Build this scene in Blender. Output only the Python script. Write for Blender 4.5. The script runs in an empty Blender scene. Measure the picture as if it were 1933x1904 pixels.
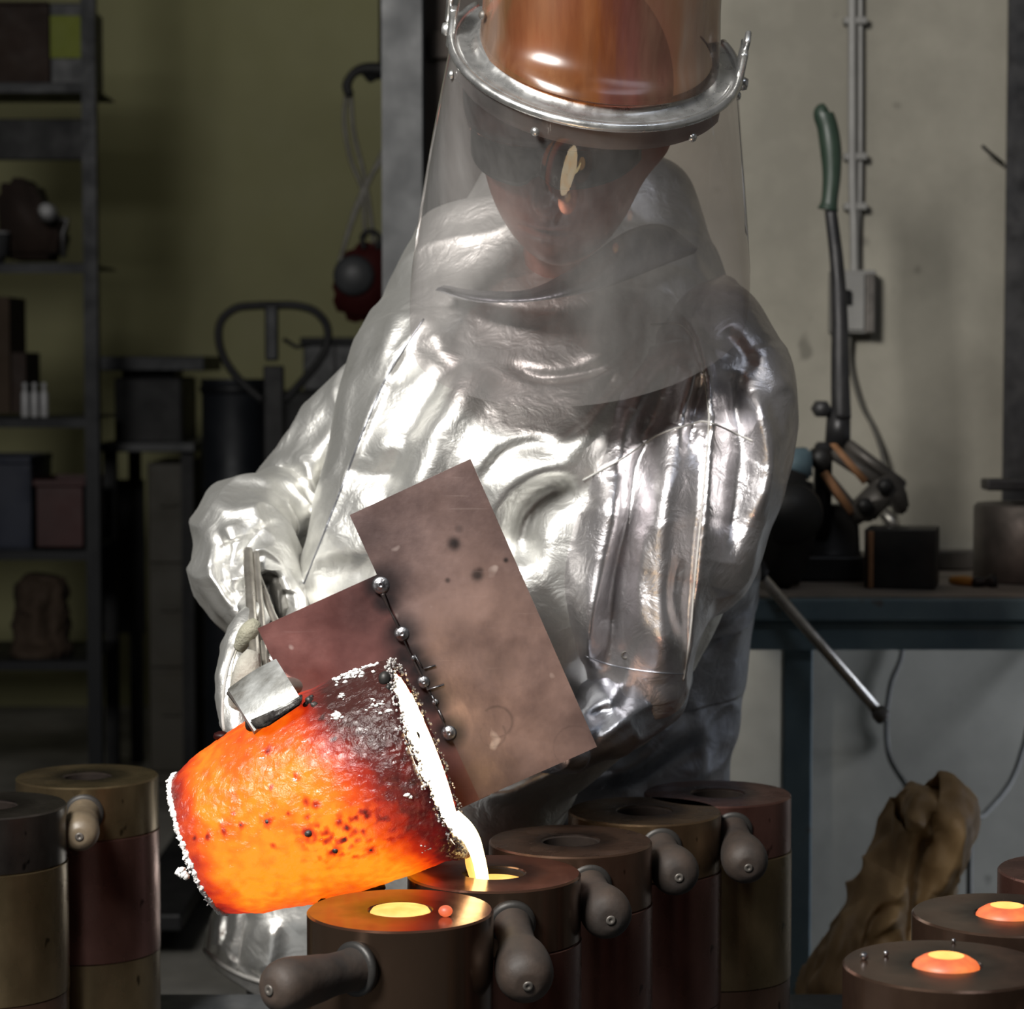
import bpy, bmesh, math, random
import numpy as np
from mathutils import Vector, Matrix, noise as mn

random.seed(7)
np.random.seed(7)
SC = bpy.context.scene
COL = SC.collection
PI = math.pi

# ------------------------------------------------------------------ camera
F = 4500.0                      # focal length in pixels of the 1933 x 1904 frame
TILT = math.radians(3.46)
CAMZ = 1.40
cam_d = bpy.data.cameras.new('camera')
cam = bpy.data.objects.new('camera', cam_d)
COL.objects.link(cam)
cam.location = (0, 0, CAMZ)
cam.rotation_euler = (PI / 2 - TILT, 0, 0)
cam_d.sensor_width = 36
cam_d.sensor_fit = 'HORIZONTAL'
cam_d.lens = 36 * F / 1933
cam_d.clip_start = 0.05
cam_d.dof.use_dof = True
cam_d.dof.focus_distance = 2.8
cam_d.dof.aperture_fstop = 6.5
SC.camera = cam

# ------------------------------------------------------------------ world, lights, exposure
world = bpy.data.worlds.new('world')
SC.world = world
world.use_nodes = True
world.node_tree.nodes['Background'].inputs[0].default_value = (0.55, 0.6, 0.7, 1)
world.node_tree.nodes['Background'].inputs[1].default_value = 0.05
SC.view_settings.view_transform = 'Standard'
SC.view_settings.look = 'None'
SC.view_settings.exposure = 0
SC.view_settings.gamma = 1
SC.view_settings.use_curve_mapping = False


def area(name, loc, target, size, power, col=(1, 1, 1), sy=None):
    d = bpy.data.lights.new(name, 'AREA')
    d.energy = power
    d.color = col
    d.shape = 'RECTANGLE'
    d.size = size
    d.size_y = sy or size
    o = bpy.data.objects.new(name, d)
    COL.objects.link(o)
    o.location = loc
    o.rotation_euler = (Vector(target) - Vector(loc)).to_track_quat('-Z', 'Y').to_euler()
    return o


area('flash_softbox', (-1.2, 0.95, 2.95), (0.1, 3.4, 1.1), 0.8, 235, (1.0, 0.975, 0.93))
wl = area('bench_fill_light', (2.9, 4.8, 0.55), (1.1, 5.35, 0.45), 0.9, 14, (0.76, 0.84, 1.0), 0.8)  # added unseen cool fill, brightens the wall under the bench
wl.data.spread = math.radians(75)
area('ceiling_lamp', (1.6, 0.9, 4.45), (1.2, 3.0, 0.8), 1.6, 13, (0.80, 0.87, 1.0), 0.5)
area('back_room_lamp', (-0.55, 8.2, 3.5), (-0.7, 9.6, 2.2), 1.0, 7.5, (1.0, 0.97, 0.85), 0.2)


# ------------------------------------------------------------------ pixel helpers
_ct, _st = math.cos(TILT), math.sin(TILT)


def P(px, py, Y):
    """point of the plane at distance Y seen at pixel px, py"""
    x = (px - 966.5) / F
    y = -(py - 952.0) / F
    d = Vector((x, _ct + y * _st, -_st + y * _ct))
    return Vector((0, 0, CAMZ)) + d * (Y / d.y)


def proj(V):
    V = np.asarray(V, float)
    x, y, z = V[..., 0], V[..., 1], V[..., 2] - CAMZ
    dep = y * _ct - z * _st
    up = y * _st + z * _ct
    return 966.5 + F * x / dep, 952.0 - F * up / dep


# ------------------------------------------------------------------ object helpers
ORG = {}


def tag(o, label=None, cat=None, group=None, kind=None):
    if label: o['label'] = label
    if cat: o['category'] = cat
    if group: o['group'] = group
    if kind: o['kind'] = kind
    return o


def thing(name, loc, label, cat, group=None):
    o = bpy.data.objects.new(name, None)
    COL.objects.link(o)
    o.location = loc
    o.empty_display_size = 0.05
    ORG[o.name] = Vector(loc)
    return tag(o, label, cat, group)


def mesh(name, geo, mat, parent=None, smooth=True, org=None, auto=None):
    """geo = (verts, faces) in world space"""
    verts, faces = geo
    if parent is not None:
        org = ORG[parent.name]
    elif org is None:
        a = np.asarray([tuple(v) for v in verts], float)
        org = Vector(((a[:, 0].min() + a[:, 0].max()) / 2, (a[:, 1].min() + a[:, 1].max()) / 2, a[:, 2].min()))
    org = Vector(org)
    me = bpy.data.meshes.new(name)
    va = np.asarray([tuple(v) for v in verts], float) - np.array(org)
    me.from_pydata(va.tolist(), [], [tuple(int(i) for i in f) for f in faces])
    me.materials.append(mat)
    me.polygons.foreach_set('use_smooth', [smooth] * len(me.polygons))
    me.update()
    o = bpy.data.objects.new(name, me)
    COL.objects.link(o)
    if parent is not None:
        o.parent = parent
    else:
        o.location = org
    ORG[o.name] = org
    bm = bmesh.new()
    bm.from_mesh(me)
    bmesh.ops.recalc_face_normals(bm, faces=bm.faces)
    if auto is not None:
        for e in bm.edges:
            if len(e.link_faces) == 2 and e.calc_face_angle(0) > math.radians(auto):
                e.smooth = False
    bm.to_mesh(me)
    bm.free()
    return o


def struct(name, geo, mat, parent=None, smooth=False):
    o = mesh(name, geo, mat, parent, smooth)
    if parent is None:
        o['kind'] = 'structure'
    return o


def join(*gs):
    V, Fc = [], []
    for v, f in gs:
        n = len(V)
        V += [Vector(p) for p in v]
        Fc += [[i + n for i in q] for q in f]
    return V, Fc


def xf(geo, M):
    return [M @ Vector(v) for v in geo[0]], geo[1]


def box(c, s, rot=None, bev=0.0, seg=2):
    bm = bmesh.new()
    bmesh.ops.create_cube(bm, size=1)
    bmesh.ops.scale(bm, vec=s, verts=bm.verts)
    if bev:
        bmesh.ops.bevel(bm, geom=bm.edges[:], offset=bev, segments=seg, affect='EDGES', profile=0.5)
    M = Matrix.Translation(Vector(c)) @ (rot.to_4x4() if rot is not None else Matrix.Identity(4))
    bm.verts.index_update()
    g = [M @ v.co for v in bm.verts], [[v.index for v in f.verts] for f in bm.faces]
    bm.free()
    return g


def frame_from(z, hint=(0, 0, 1)):
    z = Vector(z).normalized()
    h = Vector(hint)
    if abs(z.dot(h)) > 0.98:
        h = Vector((1, 0, 0))
    x = h.cross(z).normalized()
    y = z.cross(x)
    return Matrix((x, y, z)).transposed()


def lathe(prof, n=48, org=(0, 0, 0), axis=(0, 0, 1), close=False, jit=0):
    """prof = [(r, z)] revolved about axis through org; r=0 ends are closed"""
    R = frame_from(axis)
    V, Fc, rings = [], [], []
    for r, z in prof:
        if r < 1e-6:
            rings.append([len(V)])
            V.append(Vector(org) + R @ Vector((0, 0, z)))
        else:
            ids = []
            for k in range(n):
                a = 2 * PI * k / n
                ids.append(len(V))
                V.append(Vector(org) + R @ Vector((r * math.cos(a), r * math.sin(a), z)))
            rings.append(ids)
    if close:
        rings.append(rings[0])
    for A, B in zip(rings[:-1], rings[1:]):
        for k in range(n):
            k2 = (k + 1) % n
            if len(A) == 1 and len(B) == 1: continue
            if len(A) == 1: Fc.append([A[0], B[k], B[k2]])
            elif len(B) == 1: Fc.append([A[k], B[0], A[k2]])
            else: Fc.append([A[k], B[k], B[k2], A[k2]])
    return V, Fc


def catmull(pts, n):
    """smooth samples through control rows (lists of floats)"""
    p = np.asarray([list(q) for q in pts], float)
    p = np.vstack([2 * p[0] - p[1], p, 2 * p[-1] - p[-2]])
    m = len(p) - 3
    out = []
    for i in range(n):
        t = i / (n - 1) * m
        k = min(int(t), m - 1)
        u = t - k
        a, b, c, d = p[k], p[k + 1], p[k + 2], p[k + 3]
        out.append(0.5 * ((2 * b) + (c - a) * u + (2 * a - 5 * b + 4 * c - d) * u * u + (3 * b - a - 3 * c + d) * u ** 3))
    return np.array(out)


def tube(pts, rad, n=12, m=None, caps=True):
    """round tube through world points; rad is a number or one per point"""
    if not hasattr(rad, '__len__'):
        rad = [rad] * len(pts)
    rows = [list(p) + [r] for p, r in zip(pts, rad)]
    S = catmull(rows, m) if m else np.array(rows, float)
    V, Fc = [], []
    N = len(S)
    prev = None
    for i in range(N):
        a = Vector(S[max(i - 1, 0)][:3]); b = Vector(S[min(i + 1, N - 1)][:3])
        T = (b - a).normalized()
        if prev is None:
            x = frame_from(T).col[0].to_3d()
        else:
            x = (prev - T * prev.dot(T)).normalized()
        prev = x
        y = T.cross(x)
        c = Vector(S[i][:3])
        for k in range(n):
            an = 2 * PI * k / n
            V.append(c + (x * math.cos(an) + y * math.sin(an)) * max(S[i][3], 1e-5))
    for i in range(N - 1):
        for k in range(n):
            k2 = (k + 1) % n
            Fc.append([i * n + k, i * n + k2, (i + 1) * n + k2, (i + 1) * n + k])
    if caps:
        Fc.append(list(range(n))[::-1])
        Fc.append([(N - 1) * n + k for k in range(n)])
    return V, Fc


def slab(pts_front, thick, bev=0.0):
    """prism: polygon of world points extruded away from the camera (+Y)"""
    n = len(pts_front)
    V = [Vector(p) for p in pts_front] + [Vector(p) + Vector((0, thick, 0)) for p in pts_front]
    Fc = [list(range(n)), list(range(n, 2 * n))[::-1]]
    for k in range(n):
        k2 = (k + 1) % n
        Fc.append([k, k + n, k2 + n, k2])
    if bev:
        bm = bmesh.new()
        vs = [bm.verts.new(v) for v in V]
        for f in Fc: bm.faces.new([vs[i] for i in f])
        bmesh.ops.recalc_face_normals(bm, faces=bm.faces)
        bmesh.ops.bevel(bm, geom=bm.edges[:], offset=bev, segments=2, affect='EDGES')
        bm.verts.index_update()
        g = [v.co.copy() for v in bm.verts], [[v.index for v in f.verts] for f in bm.faces]
        bm.free()
        return g
    return V, Fc


def ico(c, r, sub=1, sc=(1, 1, 1), rough=0.0):
    bm = bmesh.new()
    bmesh.ops.create_icosphere(bm, subdivisions=sub, radius=1)
    bm.verts.index_update()
    V = []
    for v in bm.verts:
        k = 1 + (random.uniform(-rough, rough) if rough else 0)
        V.append(Vector(c) + Vector((v.co.x * sc[0], v.co.y * sc[1], v.co.z * sc[2])) * r * k)
    Fc = [[v.index for v in f.verts] for f in bm.faces]
    bm.free()
    return V, Fc


# ------------------------------------------------------------------ materials
def newmat(name):
    m = bpy.data.materials.new(name)
    m.use_nodes = True
    nt = m.node_tree
    return m, nt, nt.nodes['Principled BSDF']


def nd(nt, typ, **kw):
    n = nt.nodes.new(typ)
    for k, v in kw.items():
        if k in n.inputs: n.inputs[k].default_value = v
        else: setattr(n, k, v)
    return n


def ramp(nt, stops):
    r = nt.nodes.new('ShaderNodeValToRGB')
    e = r.color_ramp.elements
    e[0].position, e[1].position = stops[0][0], stops[-1][0]
    for p, c in stops[1:-1]: e.new(p)
    for el, (p, c) in zip(list(e), stops):
        el.color = (c[0], c[1], c[2], 1) if hasattr(c, '__len__') else (c, c, c, 1)
    return r


def mat_noise(name, c1, c2, scale=8, rough=(0.4, 0.6), metal=0.0, bump=0.0, bscale=None, spots=None, stretch=(1, 1, 1), detail=6, coat=0.0, lo=0.35, hi=0.65):
    m, nt, b = newmat(name)
    L = nt.links
    tc = nd(nt, 'ShaderNodeTexCoord')
    mp = nd(nt, 'ShaderNodeMapping')
    mp.inputs['Scale'].default_value = stretch
    L.new(tc.outputs['Object'], mp.inputs[0])
    n1 = nd(nt, 'ShaderNodeTexNoise', Scale=scale, Detail=detail, Roughness=0.6)
    L.new(mp.outputs[0], n1.inputs['Vector'])
    r1 = ramp(nt, [(lo, c1), (hi, c2)])
    L.new(n1.outputs[0], r1.inputs[0])
    col = r1.outputs[0]
    if spots:
        sc, thr, sc_col = spots
        v = nd(nt, 'ShaderNodeTexNoise', Scale=sc, Detail=2)
        L.new(mp.outputs[0], v.inputs['Vector'])
        rr = ramp(nt, [(thr, 0), (thr + 0.05, 1)])
        L.new(v.outputs[0], rr.inputs[0])
        mx = nd(nt, 'ShaderNodeMix', data_type='RGBA')
        L.new(rr.outputs[0], mx.inputs[0])
        L.new(col, mx.inputs[6])
        mx.inputs[7].default_value = (*sc_col, 1)
        col = mx.outputs[2]
    L.new(col, b.inputs['Base Color'])
    n2 = nd(nt, 'ShaderNodeTexNoise', Scale=scale * 2.3, Detail=4)
    L.new(mp.outputs[0], n2.inputs['Vector'])
    mr = nd(nt, 'ShaderNodeMapRange')
    mr.inputs[1].default_value = 0.3; mr.inputs[2].default_value = 0.7
    mr.inputs[3].default_value = rough[0]; mr.inputs[4].default_value = rough[1]
    L.new(n2.outputs[0], mr.inputs[0])
    L.new(mr.outputs[0], b.inputs['Roughness'])
    b.inputs['Metallic'].default_value = metal
    b.inputs['Coat Weight'].default_value = coat
    if bump:
        n3 = nd(nt, 'ShaderNodeTexNoise', Scale=bscale or scale * 5, Detail=5)
        L.new(mp.outputs[0], n3.inputs['Vector'])
        bp = nd(nt, 'ShaderNodeBump', Strength=bump, Distance=0.004)
        L.new(n3.outputs[0], bp.inputs['Height'])
        L.new(bp.outputs[0], b.inputs['Normal'])
    return m


def mat_emit(name, stops, scale, strength, rough=0.5, detail=4):
    m, nt, b = newmat(name)
    L = nt.links
    tc = nd(nt, 'ShaderNodeTexCoord')
    n1 = nd(nt, 'ShaderNodeTexNoise', Scale=scale, Detail=detail)
    L.new(tc.outputs['Object'], n1.inputs['Vector'])
    r = ramp(nt, stops)
    L.new(n1.outputs[0], r.inputs[0])
    b.inputs['Base Color'].default_value = (0.05, 0.03, 0.02, 1)
    L.new(r.outputs[0], b.inputs['Emission Color'])
    b.inputs['Emission Strength'].default_value = strength
    b.inputs['Roughness'].default_value = rough
    return m


def mat_silver(name, base=(0.77, 0.765, 0.735), r0=0.37, r1=0.49, metal=0.92, wr=0.6):
    m, nt, b = newmat(name)
    L = nt.links
    tc = nd(nt, 'ShaderNodeTexCoord')
    n1 = nd(nt, 'ShaderNodeTexNoise', Scale=14, Detail=6, Roughness=0.65)
    L.new(tc.outputs['Object'], n1.inputs['Vector'])
    r = ramp(nt, [(0.3, tuple(x * 0.72 for x in base)), (0.6, base)])
    L.new(n1.outputs[0], r.inputs[0])
    L.new(r.outputs[0], b.inputs['Base Color'])
    mr = nd(nt, 'ShaderNodeMapRange')
    mr.inputs[1].default_value = 0.3; mr.inputs[2].default_value = 0.7
    mr.inputs[3].default_value = r1; mr.inputs[4].default_value = r0
    L.new(n1.outputs[0], mr.inputs[0])
    L.new(mr.outputs[0], b.inputs['Roughness'])
    b.inputs['Metallic'].default_value = metal
    # fine twill weave and small creases
    w = nd(nt, 'ShaderNodeTexWave', Scale=230, Distortion=1.5)
    w.inputs['Detail'].default_value = 1
    L.new(tc.outputs['Object'], w.inputs['Vector'])
    n2 = nd(nt, 'ShaderNodeTexNoise', Scale=26, Detail=5, Roughness=0.55)
    n2.inputs['Distortion'].default_value = 0.6
    L.new(tc.outputs['Object'], n2.inputs['Vector'])
    n3 = nd(nt, 'ShaderNodeTexNoise', Scale=600, Detail=2)
    L.new(tc.outputs['Object'], n3.inputs['Vector'])
    b1 = nd(nt, 'ShaderNodeBump', Strength=wr, Distance=0.006)
    L.new(n2.outputs[0], b1.inputs['Height'])
    b2 = nd(nt, 'ShaderNodeBump', Strength=0.12, Distance=0.0006)
    L.new(w.outputs[1], b2.inputs['Height'])
    L.new(b1.outputs[0], b2.inputs['Normal'])
    b3 = nd(nt, 'ShaderNodeBump', Strength=0.25, Distance=0.0006)
    L.new(n3.outputs[0], b3.inputs['Height'])
    L.new(b2.outputs[0], b3.inputs['Normal'])
    L.new(b3.outputs[0], b.inputs['Normal'])
    return m


def mat_clear(name, tint, haze_col, haze, gloss_r=0.06, scale=10, stretch=(1, 1, 0.25), ior=1.45, contrast=(0.35, 0.7)):
    """dusty transparent sheet: see-through + scattered haze + glossy reflection"""
    m = bpy.data.materials.new(name)
    m.use_nodes = True
    nt = m.node_tree
    L = nt.links
    nt.nodes.remove(nt.nodes['Principled BSDF'])
    out = nt.nodes['Material Output']
    tc = nd(nt, 'ShaderNodeTexCoord')
    mp = nd(nt, 'ShaderNodeMapping')
    mp.inputs['Scale'].default_value = stretch
    L.new(tc.outputs['Object'], mp.inputs[0])
    n1 = nd(nt, 'ShaderNodeTexNoise', Scale=scale, Detail=6, Roughness=0.6)
    L.new(mp.outputs[0], n1.inputs['Vector'])
    mr = nd(nt, 'ShaderNodeMapRange')
    mr.inputs[1].default_value = contrast[0]; mr.inputs[2].default_value = contrast[1]
    mr.inputs[3].default_value = haze * 0.45; mr.inputs[4].default_value = haze * 1.5
    L.new(n1.outputs[0], mr.inputs[0])
    tr = nd(nt, 'ShaderNodeBsdfTransparent')
    tr.inputs[0].default_value = (*tint, 1)
    df = nd(nt, 'ShaderNodeBsdfDiffuse')
    df.inputs[0].default_value = (*haze_col, 1)
    gl = nd(nt, 'ShaderNodeBsdfGlossy', Roughness=gloss_r)
    gl.inputs[0].default_value = (1, 1, 1, 1)
    m1 = nd(nt, 'ShaderNodeMixShader')
    L.new(mr.outputs[0], m1.inputs[0]); L.new(tr.outputs[0], m1.inputs[1]); L.new(df.outputs[0], m1.inputs[2])
    fr = nd(nt, 'ShaderNodeFresnel', IOR=ior)
    m2 = nd(nt, 'ShaderNodeMixShader')
    L.new(fr.outputs[0], m2.inputs[0]); L.new(m1.outputs[0], m2.inputs[1]); L.new(gl.outputs[0], m2.inputs[2])
    L.new(m2.outputs[0], out.inputs['Surface'])
    return m


M = {}
AMB0, AMB1 = 0.0, 0.32      # extent of the tint across the amber sheet, metres
M['wall_yellow'] = mat_noise('olive_yellow_paint', (0.1116, 0.108, 0.054), (0.126, 0.1224, 0.0612), 2, (0.6, 0.7))
M['wall_cream'] = mat_noise('stained_cream_wall', (0.168, 0.1579, 0.1302), (0.2436, 0.2285, 0.189), 3.0, (0.65, 0.8), bump=0.15, bscale=30, spots=(9, 0.68, (0.126, 0.1176, 0.0966)))
M['concrete'] = mat_noise('dark_concrete', (0.06375, 0.0612, 0.05355), (0.1275, 0.1211, 0.1084), 3, (0.6, 0.8), bump=0.2)
M['ceiling'] = mat_noise('ceiling_paint', (0.2, 0.2, 0.2), (0.24, 0.24, 0.24), 2, (0.8, 0.9))
M['steel_grey'] = mat_noise('grey_painted_steel', (0.03274, 0.03422, 0.03571), (0.04464, 0.04611, 0.04762), 5, (0.5, 0.7), bump=0.1)
M['steel_dark'] = mat_noise('dark_oiled_steel', (0.022, 0.022, 0.024), (0.05, 0.048, 0.048), 9, (0.35, 0.6), metal=0.6, bump=0.1)
M['door_brown'] = mat_noise('dark_brown_door', (0.025, 0.018, 0.013), (0.04, 0.028, 0.02), 4, (0.6, 0.8))
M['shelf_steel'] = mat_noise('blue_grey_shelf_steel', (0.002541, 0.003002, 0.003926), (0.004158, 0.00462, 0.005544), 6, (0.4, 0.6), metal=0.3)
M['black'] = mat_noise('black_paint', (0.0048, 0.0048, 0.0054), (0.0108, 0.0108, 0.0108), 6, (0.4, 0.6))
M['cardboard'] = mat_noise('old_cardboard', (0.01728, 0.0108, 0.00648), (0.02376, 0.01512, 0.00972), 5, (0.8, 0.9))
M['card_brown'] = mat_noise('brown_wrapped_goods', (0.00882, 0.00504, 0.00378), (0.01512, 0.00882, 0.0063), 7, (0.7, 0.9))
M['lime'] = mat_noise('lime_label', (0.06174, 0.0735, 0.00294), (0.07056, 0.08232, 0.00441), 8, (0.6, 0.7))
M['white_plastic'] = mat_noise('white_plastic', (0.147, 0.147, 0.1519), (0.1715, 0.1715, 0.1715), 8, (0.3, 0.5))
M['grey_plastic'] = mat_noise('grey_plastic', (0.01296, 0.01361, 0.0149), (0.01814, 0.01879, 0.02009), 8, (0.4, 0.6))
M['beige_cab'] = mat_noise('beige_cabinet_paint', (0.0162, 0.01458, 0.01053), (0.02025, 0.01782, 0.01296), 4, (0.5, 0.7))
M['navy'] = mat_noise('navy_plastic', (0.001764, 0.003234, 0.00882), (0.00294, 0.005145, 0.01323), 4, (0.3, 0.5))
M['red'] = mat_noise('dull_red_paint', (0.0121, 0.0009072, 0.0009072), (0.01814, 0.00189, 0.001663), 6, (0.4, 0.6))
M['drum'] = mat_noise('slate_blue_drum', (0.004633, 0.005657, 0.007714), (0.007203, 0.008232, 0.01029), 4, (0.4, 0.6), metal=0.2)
M['cord'] = mat_noise('dark_cord', (0.042, 0.0385, 0.0315), (0.063, 0.0595, 0.049), 20, (0.6, 0.8))
M['green_grip'] = mat_noise('dark_green_grip', (0.0132, 0.027, 0.018), (0.021, 0.036, 0.024), 10, (0.35, 0.55))
M['bench_blue'] = mat_noise('worn_blue_bench_paint', (0.075, 0.12, 0.145), (0.125, 0.18, 0.20), 7, (0.5, 0.7), metal=0.0, bump=0.15, spots=(14, 0.66, (0.09, 0.075, 0.06)))
M['bench_top'] = mat_noise('dusty_bench_top', (0.16, 0.14, 0.12), (0.28, 0.235, 0.20), 7, (0.7, 0.85), bump=0.2)
M['iron'] = mat_noise('bare_cast_iron', (0.066, 0.06, 0.054), (0.12, 0.108, 0.096), 12, (0.4, 0.6), metal=0.5, bump=0.2)
M['iron_dark'] = mat_noise('blackened_iron', (0.0175, 0.017, 0.017), (0.035, 0.0325, 0.03), 9, (0.4, 0.6), metal=0.5, bump=0.2)
M['rust'] = mat_noise('orange_rust', (0.20, 0.09, 0.035), (0.30, 0.15, 0.07), 14, (0.6, 0.8))
M['box_grey'] = mat_noise('grey_switch_box', (0.133, 0.1295, 0.1225), (0.175, 0.1715, 0.161), 6, (0.4, 0.6))
M['leather'] = mat_noise('tan_leather', (0.23, 0.14, 0.06), (0.48, 0.31, 0.145), 6, (0.5, 0.7), bump=0.4, bscale=30)
M['rod'] = mat_noise('bare_steel_rod', (0.36, 0.33, 0.29), (0.55, 0.52, 0.47), 20, (0.25, 0.4), metal=0.85)
M['clamp'] = mat_noise('ashy_steel', (0.13, 0.125, 0.11), (0.50, 0.51, 0.50), 16, (0.35, 0.6), metal=0.55, bump=0.35, bscale=80, detail=9)
M['char'] = mat_noise('charred_slag', (0.012, 0.010, 0.010), (0.05, 0.045, 0.04), 40, (0.3, 0.6), bump=0.6, bscale=120)
M['crust'] = mat_noise('white_oxide_crust', (0.55, 0.53, 0.50), (0.78, 0.77, 0.75), 60, (0.6, 0.8), bump=0.5, bscale=200)
M['plate'] = mat_noise('heat_tinted_steel_plate', (0.100, 0.066, 0.062), (0.205, 0.138, 0.124), 9, (0.30, 0.52), metal=0.55, bump=0.12, bscale=60, spots=(24, 0.70, (0.34, 0.27, 0.25)), detail=10)
M['weld'] = mat_noise('weld_metal', (0.07, 0.07, 0.075), (0.24, 0.24, 0.25), 90, (0.28, 0.45), metal=0.9, bump=0.35, bscale=150)
M['scorch'] = mat_noise('scorched_steel', (0.02, 0.018, 0.018), (0.05, 0.04, 0.038), 30, (0.3, 0.5), metal=0.5)
M['silver'] = mat_silver('aluminised_cloth')
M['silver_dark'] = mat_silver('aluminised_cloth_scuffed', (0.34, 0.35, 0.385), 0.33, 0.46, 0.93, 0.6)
M['silver_gloss'] = mat_silver('aluminised_cloth_polished', (0.68, 0.655, 0.67), 0.29, 0.40, 0.95, 0.6)
M['cuff_dark'] = mat_silver('smoky_cuff_shade', (0.085, 0.08, 0.07), 0.45, 0.6, 0.5, 0.7)  # dark base colour stands in for shade inside the open cuff
M['suede'] = mat_noise('grey_suede', (0.22, 0.21, 0.18), (0.36, 0.345, 0.30), 24, (0.8, 0.9), bump=0.4, bscale=200)
M['knit'] = mat_noise('olive_knit', (0.17, 0.165, 0.12), (0.27, 0.26, 0.20), 60, (0.85, 0.95), bump=0.6, bscale=300)
M['stitch'] = mat_noise('seam_thread', (0.27, 0.265, 0.25), (0.36, 0.35, 0.335), 30, (0.5, 0.7))
M['alu'] = mat_noise('brushed_aluminium', (0.58, 0.58, 0.57), (0.78, 0.78, 0.77), 25, (0.22, 0.38), metal=0.95, bump=0.1, bscale=90)
M['pink_band'] = mat_noise('pale_plastic_band', (0.62, 0.54, 0.52), (0.74, 0.66, 0.64), 15, (0.4, 0.6))
M['visor'] = mat_clear('scuffed_clear_visor', (0.75, 0.71, 0.715), (0.44, 0.43, 0.42), 0.14, 0.03, 9)
M['amber'] = mat_clear('amber_visor', (0.62, 0.22, 0.05), (0.24, 0.13, 0.07), 0.42, 0.22, 22, (1, 1, 0.12), 1.4)
nt = M['amber'].node_tree
tcx = nd(nt, 'ShaderNodeTexCoord'); sx_ = nd(nt, 'ShaderNodeSeparateXYZ'); nt.links.new(tcx.outputs['Object'], sx_.inputs[0])
mpx = nd(nt, 'ShaderNodeMapping'); mpx.inputs['Scale'].default_value = (1, 1, 0.1); nt.links.new(tcx.outputs['Object'], mpx.inputs[0])
nzx = nd(nt, 'ShaderNodeTexNoise', Scale=26, Detail=5); nt.links.new(mpx.outputs[0], nzx.inputs['Vector'])
ax_ = nd(nt, 'ShaderNodeMath', operation='MULTIPLY_ADD'); nt.links.new(nzx.outputs[0], ax_.inputs[0]); ax_.inputs[1].default_value = 0.16; nt.links.new(sx_.outputs[0], ax_.inputs[2])
mrx = nd(nt, 'ShaderNodeMapRange'); nt.links.new(ax_.outputs[0], mrx.inputs[0])
for k_, v_ in ((1, AMB0), (2, AMB1), (3, 0.0), (4, 1.0)): mrx.inputs[k_].default_value = v_
for typ, stops in (('BSDF_TRANSPARENT', [(0.0, (0.62, 0.50, 0.42)), (0.2, (0.62, 0.24, 0.055)), (0.45, (0.55, 0.17, 0.045)), (0.6, (0.42, 0.13, 0.08)), (0.8, (0.42, 0.20, 0.12)), (1.0, (0.50, 0.42, 0.36))]),
                   ('BSDF_DIFFUSE', [(0.0, (0.28, 0.20, 0.16)), (0.2, (0.17, 0.085, 0.04)), (0.45, (0.15, 0.055, 0.018)), (0.6, (0.10, 0.040, 0.032)), (0.8, (0.11, 0.065, 0.045)), (1.0, (0.13, 0.11, 0.10))])):
    rx_ = ramp(nt, stops); nt.links.new(mrx.outputs[0], rx_.inputs[0])
    for n_ in nt.nodes:
        if n_.type == typ: nt.links.new(rx_.outputs[0], n_.inputs[0])
M['glasses'] = mat_noise('dark_glasses', (0.015, 0.013, 0.013), (0.02, 0.018, 0.018), 5, (0.35, 0.45))
M['boot'] = mat_noise('black_boot_leather', (0.015, 0.014, 0.013), (0.03, 0.028, 0.025), 12, (0.4, 0.6))
M['skin'] = mat_noise('ruddy_skin', (0.34, 0.12, 0.085), (0.46, 0.19, 0.13), 10, (0.42, 0.55), bump=0.15, bscale=160)
M['helmet'] = mat_noise('reddish_brown_hat_shell', (0.09, 0.022, 0.016), (0.16, 0.042, 0.028), 6, (0.4, 0.55))
M['table'] = mat_noise('steel_table_top', (0.05, 0.055, 0.06), (0.09, 0.095, 0.10), 8, (0.35, 0.6), metal=0.5, bump=0.15)
M['handle'] = mat_noise('charred_turned_wood', (0.009, 0.007, 0.006), (0.034, 0.021, 0.014), 11, (0.6, 0.8), stretch=(1, 1, 1), bump=0.25, bscale=60)
M['handle_tan'] = mat_noise('scorched_tan_wood', (0.078, 0.057, 0.036), (0.132, 0.102, 0.066), 12, (0.42, 0.6), bump=0.2, bscale=60)
M['melt'] = mat_emit('molten_metal_white', [(0.3, (1.0, 0.62, 0.28)), (0.6, (1.0, 0.80, 0.52))], 22, 7.0)
M['stream'] = mat_emit('molten_metal_stream', [(0.3, (1.0, 0.66, 0.22)), (0.6, (1.0, 0.80, 0.42))], 30, 6.0)
M['pool'] = mat_emit('molten_metal_pool', [(0.35, (1.0, 0.40, 0.07)), (0.65, (1.0, 0.58, 0.15))], 30, 1.6)
M['pool_edge'] = mat_emit('cooling_metal_orange', [(0.3, (0.85, 0.11, 0.03)), (0.6, (1.0, 0.22, 0.05)), (0.8, (1.0, 0.34, 0.08))], 40, 0.95)
M['bead_hot'] = mat_emit('hot_metal_bead', [(0.3, (0.9, 0.10, 0.03)), (0.7, (1.0, 0.2, 0.07))], 60, 0.85)

M['bore_black'] = mat_noise('black_soot', (0.008, 0.006, 0.006), (0.016, 0.012, 0.01), 30, (0.7, 0.9))
_mold_mats = {}


def mold_mat(key, c1, c2, rough=(0.22, 0.36)):
    c1 = tuple(x * 0.95 for x in c1); c2 = tuple(x * 1.05 for x in c2)
    if key not in _mold_mats:
        _mold_mats[key] = mat_noise('tarnished_' + key, c1, c2, 9, rough, metal=0.9, bump=0.04, bscale=40, detail=9, stretch=(1, 1, 0.6), spots=(45, 0.72, tuple(x * 0.45 for x in c1)))
    return _mold_mats[key]


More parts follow.
